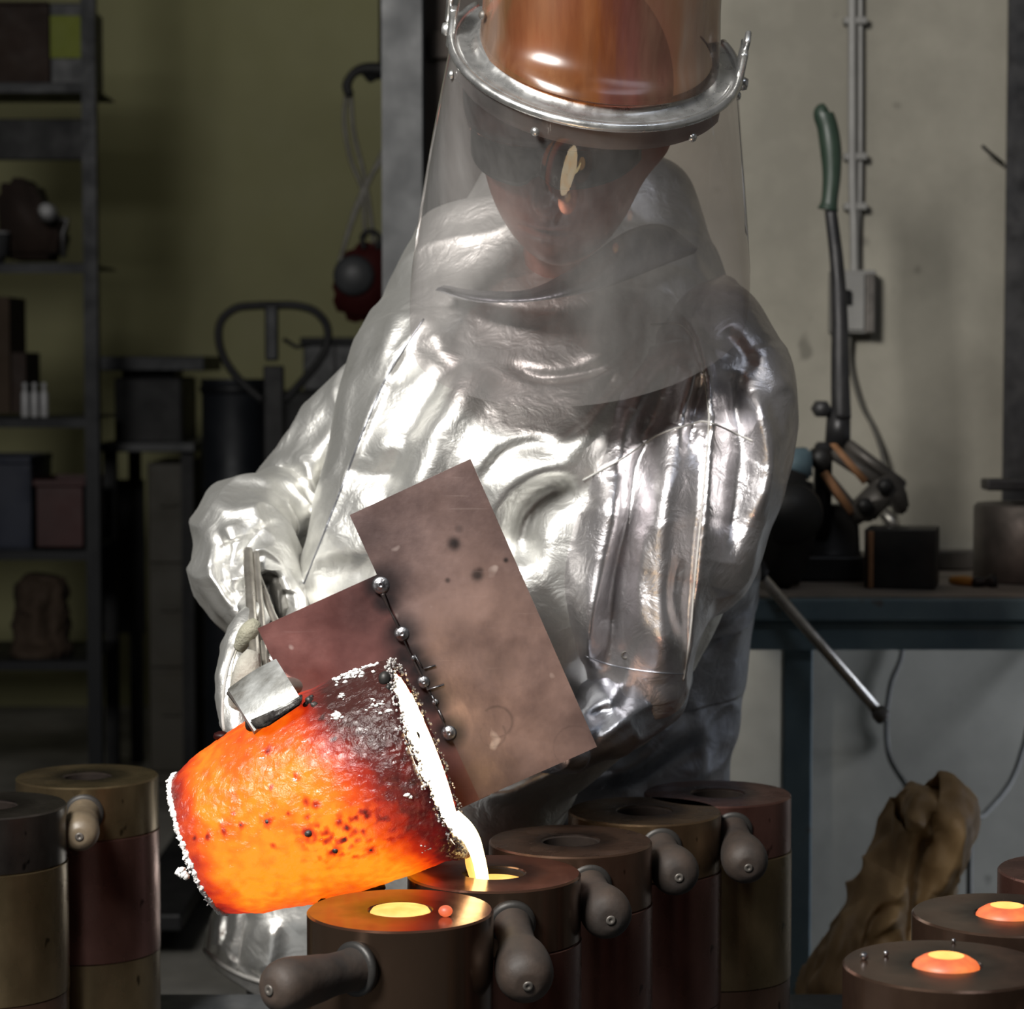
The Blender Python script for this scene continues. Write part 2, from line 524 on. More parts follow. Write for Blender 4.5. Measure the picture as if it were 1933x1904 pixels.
def sooted(m0):
    key = m0.name + '_soot'
    if key in _mold_mats: return _mold_mats[key]
    m = m0.copy(); m.name = key
    nt = m.node_tree; b = nt.nodes['Principled BSDF']
    src = b.inputs['Base Color'].links[0].from_socket
    tc = nd(nt, 'ShaderNodeTexCoord'); sp = nd(nt, 'ShaderNodeSeparateXYZ'); cb = nd(nt, 'ShaderNodeCombineXYZ')
    nt.links.new(tc.outputs['Object'], sp.inputs[0]); nt.links.new(sp.outputs[0], cb.inputs[0]); nt.links.new(sp.outputs[1], cb.inputs[1])
    ln = nd(nt, 'ShaderNodeVectorMath', operation='LENGTH'); nt.links.new(cb.outputs[0], ln.inputs[0])
    nz = nd(nt, 'ShaderNodeTexNoise', Scale=28, Detail=5); nt.links.new(tc.outputs['Object'], nz.inputs['Vector'])
    ad = nd(nt, 'ShaderNodeMath', operation='MULTIPLY_ADD'); nt.links.new(nz.outputs[0], ad.inputs[0]); ad.inputs[1].default_value = 0.05; nt.links.new(ln.outputs['Value'], ad.inputs[2])
    mr = nd(nt, 'ShaderNodeMapRange'); nt.links.new(ad.outputs[0], mr.inputs[0])
    mr.inputs[1].default_value = 0.060; mr.inputs[2].default_value = 0.094; mr.inputs[3].default_value = 0.88; mr.inputs[4].default_value = 0.0
    mx = nd(nt, 'ShaderNodeMix', data_type='RGBA'); nt.links.new(mr.outputs[0], mx.inputs[0]); nt.links.new(src, mx.inputs[6]); mx.inputs[7].default_value = (0.022, 0.018, 0.017, 1)
    out = mx.outputs[2]
    if 'heated' in m0.name:      # crucible's red reflection painted on the flat top, plain bronze on the turned side
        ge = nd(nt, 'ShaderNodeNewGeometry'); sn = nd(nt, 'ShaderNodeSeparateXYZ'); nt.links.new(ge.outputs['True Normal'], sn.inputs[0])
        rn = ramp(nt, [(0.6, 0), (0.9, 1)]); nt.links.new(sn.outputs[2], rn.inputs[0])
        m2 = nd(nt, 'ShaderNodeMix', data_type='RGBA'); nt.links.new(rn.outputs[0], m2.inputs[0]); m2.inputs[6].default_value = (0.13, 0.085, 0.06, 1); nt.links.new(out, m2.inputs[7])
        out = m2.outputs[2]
    nt.links.new(out, b.inputs['Base Color'])
    _mold_mats[key] = m
    return m


BRONZE = mold_mat('bronze', (0.12, 0.075, 0.042), (0.21, 0.14, 0.08))
COPPER = mold_mat('copper', (0.13, 0.062, 0.050), (0.20, 0.10, 0.082))
BROWN = mold_mat('brown_copper', (0.115, 0.066, 0.045), (0.19, 0.115, 0.08))
OLIVE = mold_mat('olive_brass', (0.13, 0.095, 0.05), (0.23, 0.17, 0.095))
DARK = mold_mat('black_iron', (0.04, 0.035, 0.032), (0.09, 0.078, 0.068))
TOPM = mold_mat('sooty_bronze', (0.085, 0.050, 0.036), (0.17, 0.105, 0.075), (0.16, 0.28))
REDM = mold_mat('heated_copper_reflection', (0.20, 0.070, 0.045), (0.34, 0.13, 0.08), (0.14, 0.26))  # crucible glow reflected on the mould tops is put into this red

for k_ in ('shelf_steel', 'cardboard', 'card_brown', 'lime', 'white_plastic', 'grey_plastic', 'beige_cab', 'navy', 'red', 'drum', 'black', 'wall_yellow', 'wall_cream', 'concrete'):
    M[k_].node_tree.nodes['Principled BSDF'].inputs['Specular IOR Level'].default_value = 0.2

for k_ in ('black', 'bore_black', 'scorch'):
    M[k_].node_tree.nodes['Principled BSDF'].inputs['Specular IOR Level'].default_value = 0.08

# ------------------------------------------------------------------ room shell
WY = 5.35      # plane of the cream wall
struct('floor', box((0, 4.5, -0.05), (12, 12, 0.1)), M['concrete'])
struct('ceiling', box((0, 4.5, 4.65), (12, 12, 0.1)), M['ceiling'])
struct('wall_back', box((-2.2, 9.65, 2.3), (7.6, 0.1, 4.6)), M['wall_yellow'])
x0 = P(1000, 900, WY).x
struct('wall_right', box(((x0 + 4.5) / 2, WY + 0.1, 2.3), (4.5 - x0, 0.2, 4.6)), M['wall_cream'])
struct('wall_side', box((-5.9, 4.5, 2.3), (0.1, 12, 4.6)), M['ceiling'])
struct('wall_east', box((4.6, 4.5, 2.3), (0.1, 12, 4.6)), M['ceiling'])
struct('wall_behind', box((0, -1.45, 2.3), (12, 0.1, 4.6)), M['ceiling'])
xa, xb = P(721, 300, 5.2).x, P(797, 300, 5.2).x
w = xb - xa
# steel column: an H section
struct('trim_1', join(box(((xa + xb) / 2, 5.2, 2.3), (w, 0.012, 4.6)), box(((xa + xb) / 2, 5.34, 2.3), (w, 0.012, 4.6)), box(((xa + xb) / 2, 5.27, 2.3), (0.01, 0.14, 4.6))), M['steel_grey'])
d1 = struct('door_1', box(((xb + x0) / 2 + 0.02, WY + 0.06, 2.3), (x0 - xb + 0.06, 0.08, 4.6)), M['door_brown'])
mesh('door_rail', box(((xb + x0) / 2 + 0.02, WY + 0.01, 2.1), (x0 - xb + 0.02, 0.02, 0.06), bev=0.004), M['door_brown'], d1, smooth=False)
xc = P(1897, 400, 5.25).x
struct('trim_2', join(box((xc + 0.07, 5.24, 2.78), (0.14, 0.012, 3.64)), box((xc + 0.07, 5.3, 2.78), (0.012, 0.1, 3.64))), M['steel_dark'])

# ------------------------------------------------------------------ moulds on the table
TOPZ = CAMZ - 0.605
MH = 0.385
TBZ = TOPZ - MH
R = 0.103


def mold(px, Y, label, caps, handle=None, hole=0.036, group='cylindrical pouring moulds on the table', hmat=None, cap_h=0.077, hs=1.0, stem=0.022):
    cx = (px - 966.5) / F * Y * 1.0
    capm, bodm, lowm = caps
    t = thing('casting_mold', (cx, Y, TBZ), label, 'mold', group)
    z1, z2 = TOPZ - cap_h, TOPZ - cap_h - 0.178
    o = (cx, Y, 0)
    # upper ring with the pouring hole
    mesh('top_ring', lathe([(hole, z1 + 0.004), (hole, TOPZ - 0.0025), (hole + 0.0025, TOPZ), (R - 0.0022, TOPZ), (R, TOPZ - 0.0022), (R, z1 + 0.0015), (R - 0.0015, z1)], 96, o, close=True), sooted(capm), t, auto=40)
    mesh('bore_lining', lathe([(hole - 0.0012, TOPZ - 0.05), (hole - 0.0012, TOPZ - 0.003), (hole + 0.001, TOPZ - 0.0015), (hole + 0.001, TOPZ - 0.05)], 64, o, close=True), M['bore_black'], t, auto=40)  # matt black sleeve darkens the upper part of the pouring hole
    mesh('body_sleeve', lathe([(hole + 0.004, z2 + 0.001), (hole + 0.004, z1), (R - 0.001, z1), (R + 0.001, z1 - 0.0015), (R + 0.001, z2 + 0.001), (R, z2)], 96, o, close=True), bodm, t, auto=40)
    mesh('base_sleeve', lathe([(0, TBZ), (R - 0.002, TBZ), (R, TBZ + 0.002), (R, z2 - 0.001), (R - 0.002, z2 - 0.0005), (hole + 0.004, z2 - 0.001), (hole + 0.004, TBZ + 0.03), (0, TBZ + 0.03)], 96, o), lowm, t, auto=40)
    if handle:
        A, B = Vector(handle[0]), Vector(handle[1])
        ax = (B - A).normalized()
        L = (B - A).length
        s = stem
        e = 0.0305 * hs
        prof = [(s * 1.02, -0.006), (s * 1.05, 0.0), (s * 0.98, L * 0.12), (s * 0.98, L * 0.3), (s * 1.08, L * 0.45), (e * 0.92, L * 0.6), (e, L * 0.75), (e * 0.97, L * 0.87), (e * 0.8, L * 0.96), (e * 0.5, L * 1.01), (e * 0.28, L * 1.02)]
        S = catmull(prof, 40)
        h = mesh('handle', lathe([(0, -0.006)] + [(max(a, 0.001), b) for a, b in S] + [(0, L * 1.02)], 40, A, ax), hmat or M['handle'], t)
        mesh('screw_head', lathe([(0, L * 1.018), (0.0055, L * 1.018), (0.006, L * 1.03), (0.0045, L * 1.036), (0.002, L * 1.036), (0.0018, L * 1.032), (0, L * 1.032)], 20, A, ax), M['iron'], h)
        mesh('collar', lathe([(s * 0.9, -0.004), (s * 1.28, -0.003), (s * 1.28, 0.0035), (s * 1.1, 0.0055), (s * 0.9, 0.006)], 36, A, ax), M['iron_dark'], t)
    return t, cx


def hz(px, Yr, Ye, root, end):
    return (P(root[0], root[1], Yr), P(end[0], end[1], Ye))


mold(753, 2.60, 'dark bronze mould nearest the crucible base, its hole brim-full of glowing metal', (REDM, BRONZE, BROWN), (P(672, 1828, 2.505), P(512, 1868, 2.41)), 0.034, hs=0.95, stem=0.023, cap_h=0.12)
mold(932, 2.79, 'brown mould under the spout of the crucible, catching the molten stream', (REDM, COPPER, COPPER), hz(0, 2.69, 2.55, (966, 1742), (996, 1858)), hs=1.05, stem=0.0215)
mold(1078, 2.98, 'brown mould with an empty hole just behind the one being filled', (BROWN, COPPER, BROWN), hz(0, 2.885, 2.77, (1112, 1672), (1152, 1735)))
mold(1219, 3.18, 'second mould from the rear end of the middle row, egg handle over a reddish sleeve', (BRONZE, COPPER, COPPER), hz(0, 3.085, 2.97, (1247, 1600), (1281, 1655)))
mold(1358, 3.31, 'rearmost mould of the middle row, olive-brown sleeve beside the blue bench leg', (COPPER, OLIVE, BROWN), hz(0, 3.215, 3.09, (1382, 1568), (1412, 1636)))
mold(158, 3.45, 'brassy mould at the rear of the pair left of the crucible, tan round-ended handle', (OLIVE, COPPER, OLIVE), hz(0, 3.35, 3.23, (158, 1535), (150, 1578)), 0.034, hmat=M['handle_tan'], hs=0.85)
mold(-28, 3.22, 'mould with a black iron top ring, cut by the picture edge at the far left', (DARK, OLIVE, BROWN), None, 0.036)
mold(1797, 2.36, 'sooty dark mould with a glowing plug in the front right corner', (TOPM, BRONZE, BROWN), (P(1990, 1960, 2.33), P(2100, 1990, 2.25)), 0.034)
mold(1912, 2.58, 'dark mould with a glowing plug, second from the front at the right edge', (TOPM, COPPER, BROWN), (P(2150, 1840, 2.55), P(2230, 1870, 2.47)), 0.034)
mold(2062, 2.80, 'reddish mould just showing at the right edge, behind the two with glowing plugs', (COPPER, COPPER, BROWN), None, 0.034)

# pools of metal in the moulds
tag(mesh('molten_metal', lathe([(0, TOPZ + 0.0035), (0.02, TOPZ + 0.003), (0.031, TOPZ + 0.001), (0.0345, TOPZ - 0.004), (0.0345, TOPZ - 0.02), (0, TOPZ - 0.02)], 48, ((753 - 966.5) / F * 2.6, 2.6, 0)), M['pool']), 'yellow-hot metal filling the mould nearest the crucible base', 'metal', 'metal standing in the moulds')
for px, Y, lb in ((1797, 2.36, 'orange domed metal plug in the front right corner mould'), (1912, 2.58, 'orange domed metal plug in the second mould from the front at the right edge')):
    x = (px - 966.5) / F * Y
    t = thing('cooling_metal', (x, Y, TOPZ - 0.02), lb, 'metal', 'metal standing in the moulds')
    mesh('skin', lathe([(0.0335, TOPZ - 0.02), (0.0335, TOPZ - 0.001), (0.031, TOPZ + 0.003), (0.024, TOPZ + 0.0075), (0.018, TOPZ + 0.0095)], 48, (x, Y, 0)), M['pool_edge'], t)
    mesh('hot_centre', lathe([(0.0182, TOPZ + 0.0094), (0.012, TOPZ + 0.0085), (0, TOPZ + 0.0075)], 40, (x, Y, 0)), M['pool'], t)
x = (945 - 966.5) / F * 2.79
tag(mesh('molten_metal', lathe([(0, TOPZ - 0.011), (0.025, TOPZ - 0.011), (0.0342, TOPZ - 0.009), (0.0342, TOPZ - 0.04), (0, TOPZ - 0.04)], 48, ((932 - 966.5) / F * 2.79, 2.79, 0)), M['pool']), 'orange metal rising inside the mould under the stream', 'metal', 'metal standing in the moulds')
b = P(841, 1716, 2.565)
tag(mesh('metal_bead', ico((b.x, b.y, TOPZ + 0.0065), 0.0078, 3, (1, 1, 0.8)), M['bead_hot']), 'orange glowing bead of spilt metal on the mould nearest the crucible base', 'bead')
for px, dy, r, lb in ((1640, 0.02, 0.0042, 'larger dark shot bead at the left rim of the front right corner mould'), (1682, 0.035, 0.003, 'smaller dark shot bead near the rim of the front right corner mould'), (1811, 0.09, 0.0025, 'tiny shiny shot bead at the back rim of the front right corner mould')):
    Y = 2.36 + dy
    x = (px - 966.5) / F * Y
    tag(mesh('metal_shot', ico((x, Y, TOPZ + r * 0.9), r, 2), M['weld']), lb, 'bead', 'cold shot beads on the corner mould')

# table under the moulds: thick steel top on box-section legs
tx0, tx1, ty0, ty1 = -1.15, 1.15, 1.9, 3.68
t = thing('casting_table', (0, 2.8, 0), 'low dark steel table carrying all the moulds', 'table')
mesh('table_top', box((0, (ty0 + ty1) / 2, TBZ - 0.0125), (tx1 - tx0, ty1 - ty0, 0.025), bev=0.003), M['table'], t, smooth=False)
for lx in (tx0 + 0.08, tx1 - 0.08):
    for ly in (ty0 + 0.08, ty1 - 0.08):
        mesh('leg', box((lx, ly, (TBZ - 0.025) / 2), (0.06, 0.06, TBZ - 0.025), bev=0.004), M['table'], t, smooth=False)
for ly in (ty0 + 0.08, ty1 - 0.08):
    mesh('rail', box((0, ly, TBZ - 0.055), (tx1 - tx0 - 0.2, 0.04, 0.06), bev=0.004), M['table'], t, smooth=False)

# ------------------------------------------------------------------ crucible
B0 = P(378, 1592, 2.81)
B1 = P(812, 1425, 2.79)
YC = 2.79
ax = (B1 - B0)
phi = math.radians(2.3)
ax = Vector((ax.x, -math.tan(phi) * ax.x, ax.z)).normalized()
PXM = YC / F
CL = 464 * PXM
B0 = P(378, 1592, 2.80)
prof_px = [(0, 139), (10, 144), (60, 161), (130, 178), (200, 190), (275, 197), (380, 200), (440, 198), (460, 196)]
PR = catmull([(a * PXM, r * PXM) for a, r in prof_px], 150)
vdir = Vector((0.358, 0, -0.934))
vdir = (vdir - ax * vdir.dot(ax)).normalized()      # "down" side of the crucible
wdir = ax.cross(vdir)
if wdir.y > 0: wdir = -wdir                          # towards the camera


def sm(a, b, x):
    t = max(0.0, min(1.0, (x - a) / (b - a)))
    return t * t * (3 - 2 * t)


def rad_at(u):
    return float(np.interp(u, PR[:, 0], PR[:, 1]))


def crucible_point(px, py, off=0.0):
    """surface point of the crucible under a pixel (camera side)"""
    o = Vector((0, 0, CAMZ)); d = (P(px, py, 2.8) - o).normalized()
    t = 2.4
    while t < 3.1:
        q = o + d * t - B0
        u = q.dot(ax)
        rr = math.sqrt(max((q - ax * u).length_squared, 0))
        if 0 <= u <= CL and rr < rad_at(u) + off: break
        t += 0.0008
    q = o + d * t
    u = (q - B0).dot(ax)
    n = (q - B0 - ax * u).normalized()
    return q, n, u


pits = [(422, 1567, 8), (455, 1557, 6), (390, 1578, 6), (367, 1582, 5), (505, 1550, 10), (582, 1573, 14), (633, 1606, 11), (515, 1595, 6), (700, 1604, 8), (688, 1534, 8), (672, 1543, 6), (640, 1553, 8), (655, 1560, 7), (668, 1570, 6), (580, 1542, 5), (543, 1535, 5), (505, 1417, 7), (558, 1465, 6), (512, 1486, 5), (610, 1354, 6), (671, 1616, 5), (664, 1577, 5), (578, 1512, 7), (596, 1518, 6), (630, 1395, 4), (565, 1470, 4), (690, 1540, 5), (650, 1585, 5), (674, 1585, 6), (686, 1570, 6), (600, 1560, 5), (440, 1535, 3), (610, 1575, 7), (620, 1585, 6)]
pit3 = [crucible_point(x, y)[0] for x, y, r in pits]

NA, NU = 420, 150
V, Fc, heat = [], [], []
wall_t = 0.022
rows = [(0.0, 0.0), (0.0, 0.35), (0.0, 0.7)]
outer = [(float(a), float(r)) for a, r in PR]
allrows = [('b', 0.0, 0.02), ('b', 0.0, outer[0][1] * 0.5), ('b', 0.0, outer[0][1] * 0.93)] + [('o', a, r) for a, r in outer] + [('r', CL + 0.004, rad_at(CL) - 0.006), ('r', CL + 0.003, rad_at(CL) - wall_t + 0.004)] + [('i', CL * k, rad_at(CL * k) - wall_t) for k in (0.97, 0.85, 0.6, 0.35, 0.12)] + [('i', CL * 0.08, 0.03)]
pa = np.array([list(p) for p in pit3]); pr = np.array([r for _, _, r in pits]) * PXM
for kind, u, r in allrows:
    for k in range(NA):
        a = 2 * PI * k / NA
        dirv = vdir * math.cos(a) + wdir * math.sin(a)
        c = B0 + ax * u
        rr = r
        if kind in 'or':
            q = c + dirv * r
            rr += 0.0022 * (mn.noise(q * 28) + 0.5 * mn.noise(q * 70) + 0.35 * mn.noise(q * 160))
            if kind == 'r' or u > CL * 0.93:
                rr += 0.0015 * mn.noise(q * 240)
        p = c + dirv * rr
        if kind == 'r' or (kind == 'o' and u > CL * 0.97):
            p += ax * 0.004 * mn.noise(p * 130)
        # spout: pulled lip at the lowest point
        if kind in 'ori' and u > CL * 0.9:
            p += (vdir * 0.010 + ax * 0.006) * math.exp(-((a if a < PI else a - 2 * PI) / 0.22) ** 2) * sm(CL * 0.9, CL, u)
        uu = u / CL
        v = math.cos(a)
        nz = 0.5 * mn.noise(p * 18) + 0.3 * mn.noise(p * 42)
        h = 0.98 - 0.86 * sm(0.60, 0.96, uu + 0.10 * (-v) + 0.10 * nz) - 0.55 * sm(0.16, 0.0, uu + 0.05 * nz) - 0.26 * sm(-0.25, -0.95, v) * (0.4 + uu)
        h += 0.06 * sm(0.3, 0.9, v) * sm(1.05, 0.6, uu) + 0.24 * nz + 0.10 * mn.noise(p * 90)
        h += 0.35 * sm(0.55, 0.95, v) * sm(0.55, 0.8, uu) * sm(1.02, 0.85, uu)
        h -= 0.34 * sm(0.55, 1.0, v)
        if kind == 'b': h = 0.35
        if kind == 'o':
            d = np.sqrt(((pa - np.array(p)) ** 2).sum(1))
            near = (np.exp(-(d / (pr * (0.95 + 0.9 * mn.noise(p * 160)))) ** 2)).max()
            h -= 0.55 * near
            blot = math.exp(-(((uu - 0.66) / 0.16) ** 2 + ((v - 0.30) / 0.22) ** 2)) if math.sin(a) > 0 else 0
            h -= 0.5 * blot * sm(0.12, 0.4, mn.noise(p * 115 + Vector((3, 1, 2))))
        if kind == 'i': h = 2.0
        if kind == 'r': h = 0.05
        heat.append(max(0.0, min(2.0, h)))
        V.append(p)
nr = len(allrows)
for i in range(nr - 1):
    for k in range(NA):
        k2 = (k + 1) % NA
        Fc.append([i * NA + k, i * NA + k2, (i + 1) * NA + k2, (i + 1) * NA + k])
Fc.append(list(range(NA))[::-1]); Fc.append([(nr - 1) * NA + k for k in range(NA)])

m, nt, bs = newmat('glowing_crucible_clay')
L = nt.links
at = nd(nt, 'ShaderNodeAttribute', attribute_name='kiln_glow')
tc = nd(nt, 'ShaderNodeTexCoord')
n1 = nd(nt, 'ShaderNodeTexNoise', Scale=60, Detail=8, Roughness=0.7)
L.new(tc.outputs['Object'], n1.inputs['Vector'])
ma = nd(nt, 'ShaderNodeMath', operation='MULTIPLY_ADD')
L.new(n1.outputs[0], ma.inputs[0]); ma.inputs[1].default_value = 0.26; ma.inputs[2].default_value = -0.13
mb = nd(nt, 'ShaderNodeMath', operation='ADD')
L.new(ma.outputs[0], mb.inputs[0]); L.new(at.outputs['Fac'], mb.inputs[1])
rp = ramp(nt, [(0.04, (0.018, 0.003, 0.004)), (0.24, (0.14, 0.006, 0.005)), (0.45, (0.52, 0.022, 0.004)), (0.64, (0.92, 0.085, 0.004)), (0.84, (1.0, 0.20, 0.006)), (1.0, (1.0, 0.36, 0.015))])
L.new(mb.outputs[0], rp.inputs[0])
L.new(rp.outputs[0], bs.inputs['Emission Color'])
bs.inputs['Emission Strength'].default_value = 1.0
bs.inputs['Base Color'].default_value = (0.03, 0.012, 0.01, 1)
bs.inputs['Roughness'].default_value = 0.2
bs.inputs['Specular IOR Level'].default_value = 0.36
n2 = nd(nt, 'ShaderNodeTexNoise', Scale=95, Detail=5, Roughness=0.6)
n2.inputs['Distortion'].default_value = 0.5
L.new(tc.outputs['Object'], n2.inputs['Vector'])
bp = nd(nt, 'ShaderNodeBump', Strength=0.9, Distance=0.004)
L.new(n2.outputs[0], bp.inputs['Height']); L.new(bp.outputs[0], bs.inputs['Normal'])

cr = thing('crucible', B0, 'glowing orange-red clay crucible tipped on its side, pouring', 'crucible')
sh = mesh('shell', (V, Fc), m, cr)
att = sh.data.attributes.new('kiln_glow', 'FLOAT', 'POINT')
att.data.foreach_set('value', np.array(heat, np.float32))
for (px, py, r), q in list(zip(pits, pit3))[4:9:1] + [(pits[0], pit3[0]), (pits[1], pit3[1])]:
    n = (q - B0 - ax * (q - B0).dot(ax)).normalized()
    mesh('slag_nodule', ico(q - n * 0.0015, r * 0.55 * PXM, 2, rough=0.10), M['char'], cr)
for px, py, r in ((585, 1323, 9), (593, 1330, 7), (577, 1330, 6), (588, 1316, 5)):
    q, n, u = crucible_point(px, py)
    mesh('slag_nodule', ico(q, r * PXM, 2, rough=0.25), M['char'], cr)
for px, py, r in ((728, 1284, 12), (735, 1301, 6), (786, 1394, 9)):
    q, n, u = crucible_point(px, py)
    mesh('metal_drip', ico(q + n * 0.003, r * PXM, 2, (1, 1, 1.2)), M['iron_dark'], cr)
# white oxide crumbs: along the base rim, the mouth rim and the upper side
gs = []
rind = []
for k in range(241):
    a = 2 * PI * k / 240
    d = vdir * math.cos(a) + wdir * math.sin(a)
    rind.append((B0 + ax * (0.0005 + 0.0012 * mn.noise(d * 14)) + d * (rad_at(0) + 0.0006), 0.0030 * (1 + 0.8 * mn.noise(d * 25))))
rv, rf = tube([p for p, r in rind], [r for p, r in rind], 10, 720)
rv = [v + Vector((mn.noise(v * 260), mn.noise(v * 260 + Vector((9, 0, 0))), mn.noise(v * 260 + Vector((0, 9, 0))))) * 0.0022 for v in rv]
gs.append((rv, rf))
for k in range(420):
    a = random.uniform(0, 2 * PI)
    u = random.gauss(-0.0005, 0.0022)
    d = vdir * math.cos(a) + wdir * math.sin(a)
    gs.append(ico(B0 + ax * u + d * (rad_at(0) + random.gauss(0.0005, 0.0015)), random.uniform(0.0007, 0.0020), 1, rough=0.3))
for px, py in ((343, 1648), (338, 1645), (348, 1650), (352, 1655), (345, 1641)):
    a = math.atan2(0.9, 0.25)
    gs.append(ico(P(px + 30, py, 2.69) + Vector((-0.019, 0, 0)), 0.005, 1, rough=0.3))
c = mesh('base_crust', join(*gs), M['crust'], cr); c['kind'] = 'stuff'
gs = []
for k in range(900):
    a = random.uniform(0, 2 * PI)
    d = vdir * math.cos(a) + wdir * math.sin(a)
    gs.append(ico(B0 + ax * (CL + random.gauss(0.003, 0.0022)) + d * (rad_at(CL) - random.uniform(-0.001, 0.016)), random.uniform(0.0009, 0.0023), 1, rough=0.3))
c = mesh('rim_crust', join(*gs), mat_noise('grey_rim_crust', (0.10, 0.09, 0.09), (0.55, 0.52, 0.50), 90, (0.4, 0.7), bump=0.4), cr); c['kind'] = 'stuff'
gs = []
for cx_, cy_, sx, sy, n in ((660, 1272, 26, 8, 60), (690, 1256, 20, 6, 45), (640, 1282, 12, 6, 22), (645, 1313, 7, 4, 9), (634, 1350, 9, 8, 26), (770, 1500, 5, 4, 9), (557, 1473, 4, 3, 4), (845, 1612, 4, 4, 5), (805, 1598, 14, 8, 7), (578, 1400, 5, 4, 5), (494, 1431, 3, 2, 3), (720, 1335, 24, 16, 18)):
    for k in range(n):
        q, nn, u = crucible_point(random.gauss(cx_, sx * 0.6), random.gauss(cy_, sy * 0.6))
        if 0.004 < u < CL * 0.99:
            gs.append(ico(q + nn * 0.0008, random.uniform(0.0009, 0.0027) * (0.6 if n < 8 else 1), 1, (1.3, 1, 0.8), rough=0.45))
c = mesh('side_crust', join(*gs), M['crust'], cr); c['kind'] = 'stuff'

# molten metal: the level inside the mouth and the falling stream, one continuous body
lip = B0 + ax * (CL + 0.006) + vdir * (rad_at(CL) - 0.004)
mm = thing('molten_metal_stream', (0, 2.79, TOPZ), 'white-hot metal filling the crucible mouth and streaming into the mould', 'metal')
disc = []
Rm = rad_at(CL) - 0.0045
Vd = [B0 + ax * (CL + 0.0015)]
nn_ = 96
for j in range(1, 7):
    for k in range(nn_):
        a = 2 * PI * k / nn_
        d = vdir * math.cos(a) + wdir * math.sin(a)
        rr = Rm * j / 6 * (1 - 0.03 * mn.noise(d * 7))
        if math.cos(a) < -0.2: rr *= 1 - 0.10 * sm(0.2, 1, -math.cos(a)) * (j / 6)
        Vd.append(B0 + ax * (CL + 0.004 - 0.002 * (j / 6)) + d * rr)
Fd = [[0, 1 + k, 1 + (k + 1) % nn_] for k in range(nn_)]
for j in range(5):
    for k in range(nn_):
        k2 = (k + 1) % nn_
        Fd.append([1 + j * nn_ + k, 1 + (j + 1) * nn_ + k, 1 + (j + 1) * nn_ + k2, 1 + j * nn_ + k2])
mesh('melt_surface', (Vd, Fd), M['melt'], mm)
S_ = [P(858, 1535, 2.765), P(876, 1562, 2.765), P(891, 1585, 2.77), P(901, 1612, 2.775), P(907, 1636, 2.78), P(911, 1662, 2.785), P(912, 1685, 2.785)]
mesh('stream', tube(S_, [0.006, 0.0105, 0.0098, 0.0082, 0.0078, 0.0076, 0.0070], 20, 50), M['stream'], mm)
mesh('side_trickle', tube([P(888, 1598, 2.79), P(886, 1622, 2.795), P(892, 1645, 2.80), P(897, 1672, 2.80)], [0.002, 0.0052, 0.0058, 0.003], 14, 24), M['pool'], mm)

# ------------------------------------------------------------------ tongs with the heat shield
tg = thing('crucible_tongs', P(520, 1250, 2.95), 'steel lifting tongs with a welded brown heat shield, clamped on the crucible', 'tongs')


def plate_geo(c, Y, th, nx=26, ny=40):
    """flat plate with a slight warp and real thickness; c = four corner pixels"""
    a, b, d, e = [Vector(P(x, y, Y)) for x, y in c]
    V, Fc = [], []
    for s in (0, 1):
        for j in range(ny + 1):
            for i in range(nx + 1):
                u, v = i / nx, j / ny
                p = (a * (1 - u) + b * u) * (1 - v) + (e * (1 - u) + d * u) * v
                p = p + Vector((0, s * th + 0.0025 * mn.noise(Vector((u * 2, v * 2.6, Y * 7))), 0))
                V.append(p)
    m_ = (nx + 1) * (ny + 1)
    q = lambda i, j, s: s * m_ + j * (nx + 1) + i
    for j in range(ny):
        for i in range(nx):
            Fc.append([q(i, j, 0), q(i, j + 1, 0), q(i + 1, j + 1, 0), q(i + 1, j, 0)])
            Fc.append([q(i, j, 1), q(i + 1, j, 1), q(i + 1, j + 1, 1), q(i, j + 1, 1)])
    for i in range(nx):
        Fc.append([q(i, 0, 0), q(i + 1, 0, 0), q(i + 1, 0, 1), q(i, 0, 1)]); Fc.append([q(i, ny, 0), q(i, ny, 1), q(i + 1, ny, 1), q(i + 1, ny, 0)])
    for j in range(ny):
        Fc.append([q(0, j, 0), q(0, j, 1), q(0, j + 1, 1), q(0, j + 1, 0)]); Fc.append([q(nx, j, 0), q(nx, j + 1, 0), q(nx, j + 1, 1), q(nx, j, 1)])
    return V, Fc


YP = 2.985
WELD = [(722, 1112), (735, 1150), (748, 1175), (770, 1225), (795, 1275), (818, 1322), (838, 1365), (852, 1395)]
SPOTS = [(719, 1104, 30, .8), (725, 1135, 22, .9), (759, 1196, 30, .9), (770, 1240, 30, .9), (790, 1262, 26, .8), (800, 1287, 26, .9), (815, 1320, 30, .9), (848, 1383, 30, .9), (690, 1150, 40, .35), (857, 1026, 13, .75), (901, 1085, 12, .7), (905, 1078, 8, .6), (866, 998, 8, .4),
         (955, 1057, 5, .9), (845, 1095, 5, .7), (1085, 1240, 10, .3), (940, 1255, 24, .2), (760, 1080, 20, .25), (880, 1430, 60, .3), (1060, 1430, 60, .25), (980, 1470, 60, .3), (1100, 1380, 40, .25), (700, 1015, 30, .2)]


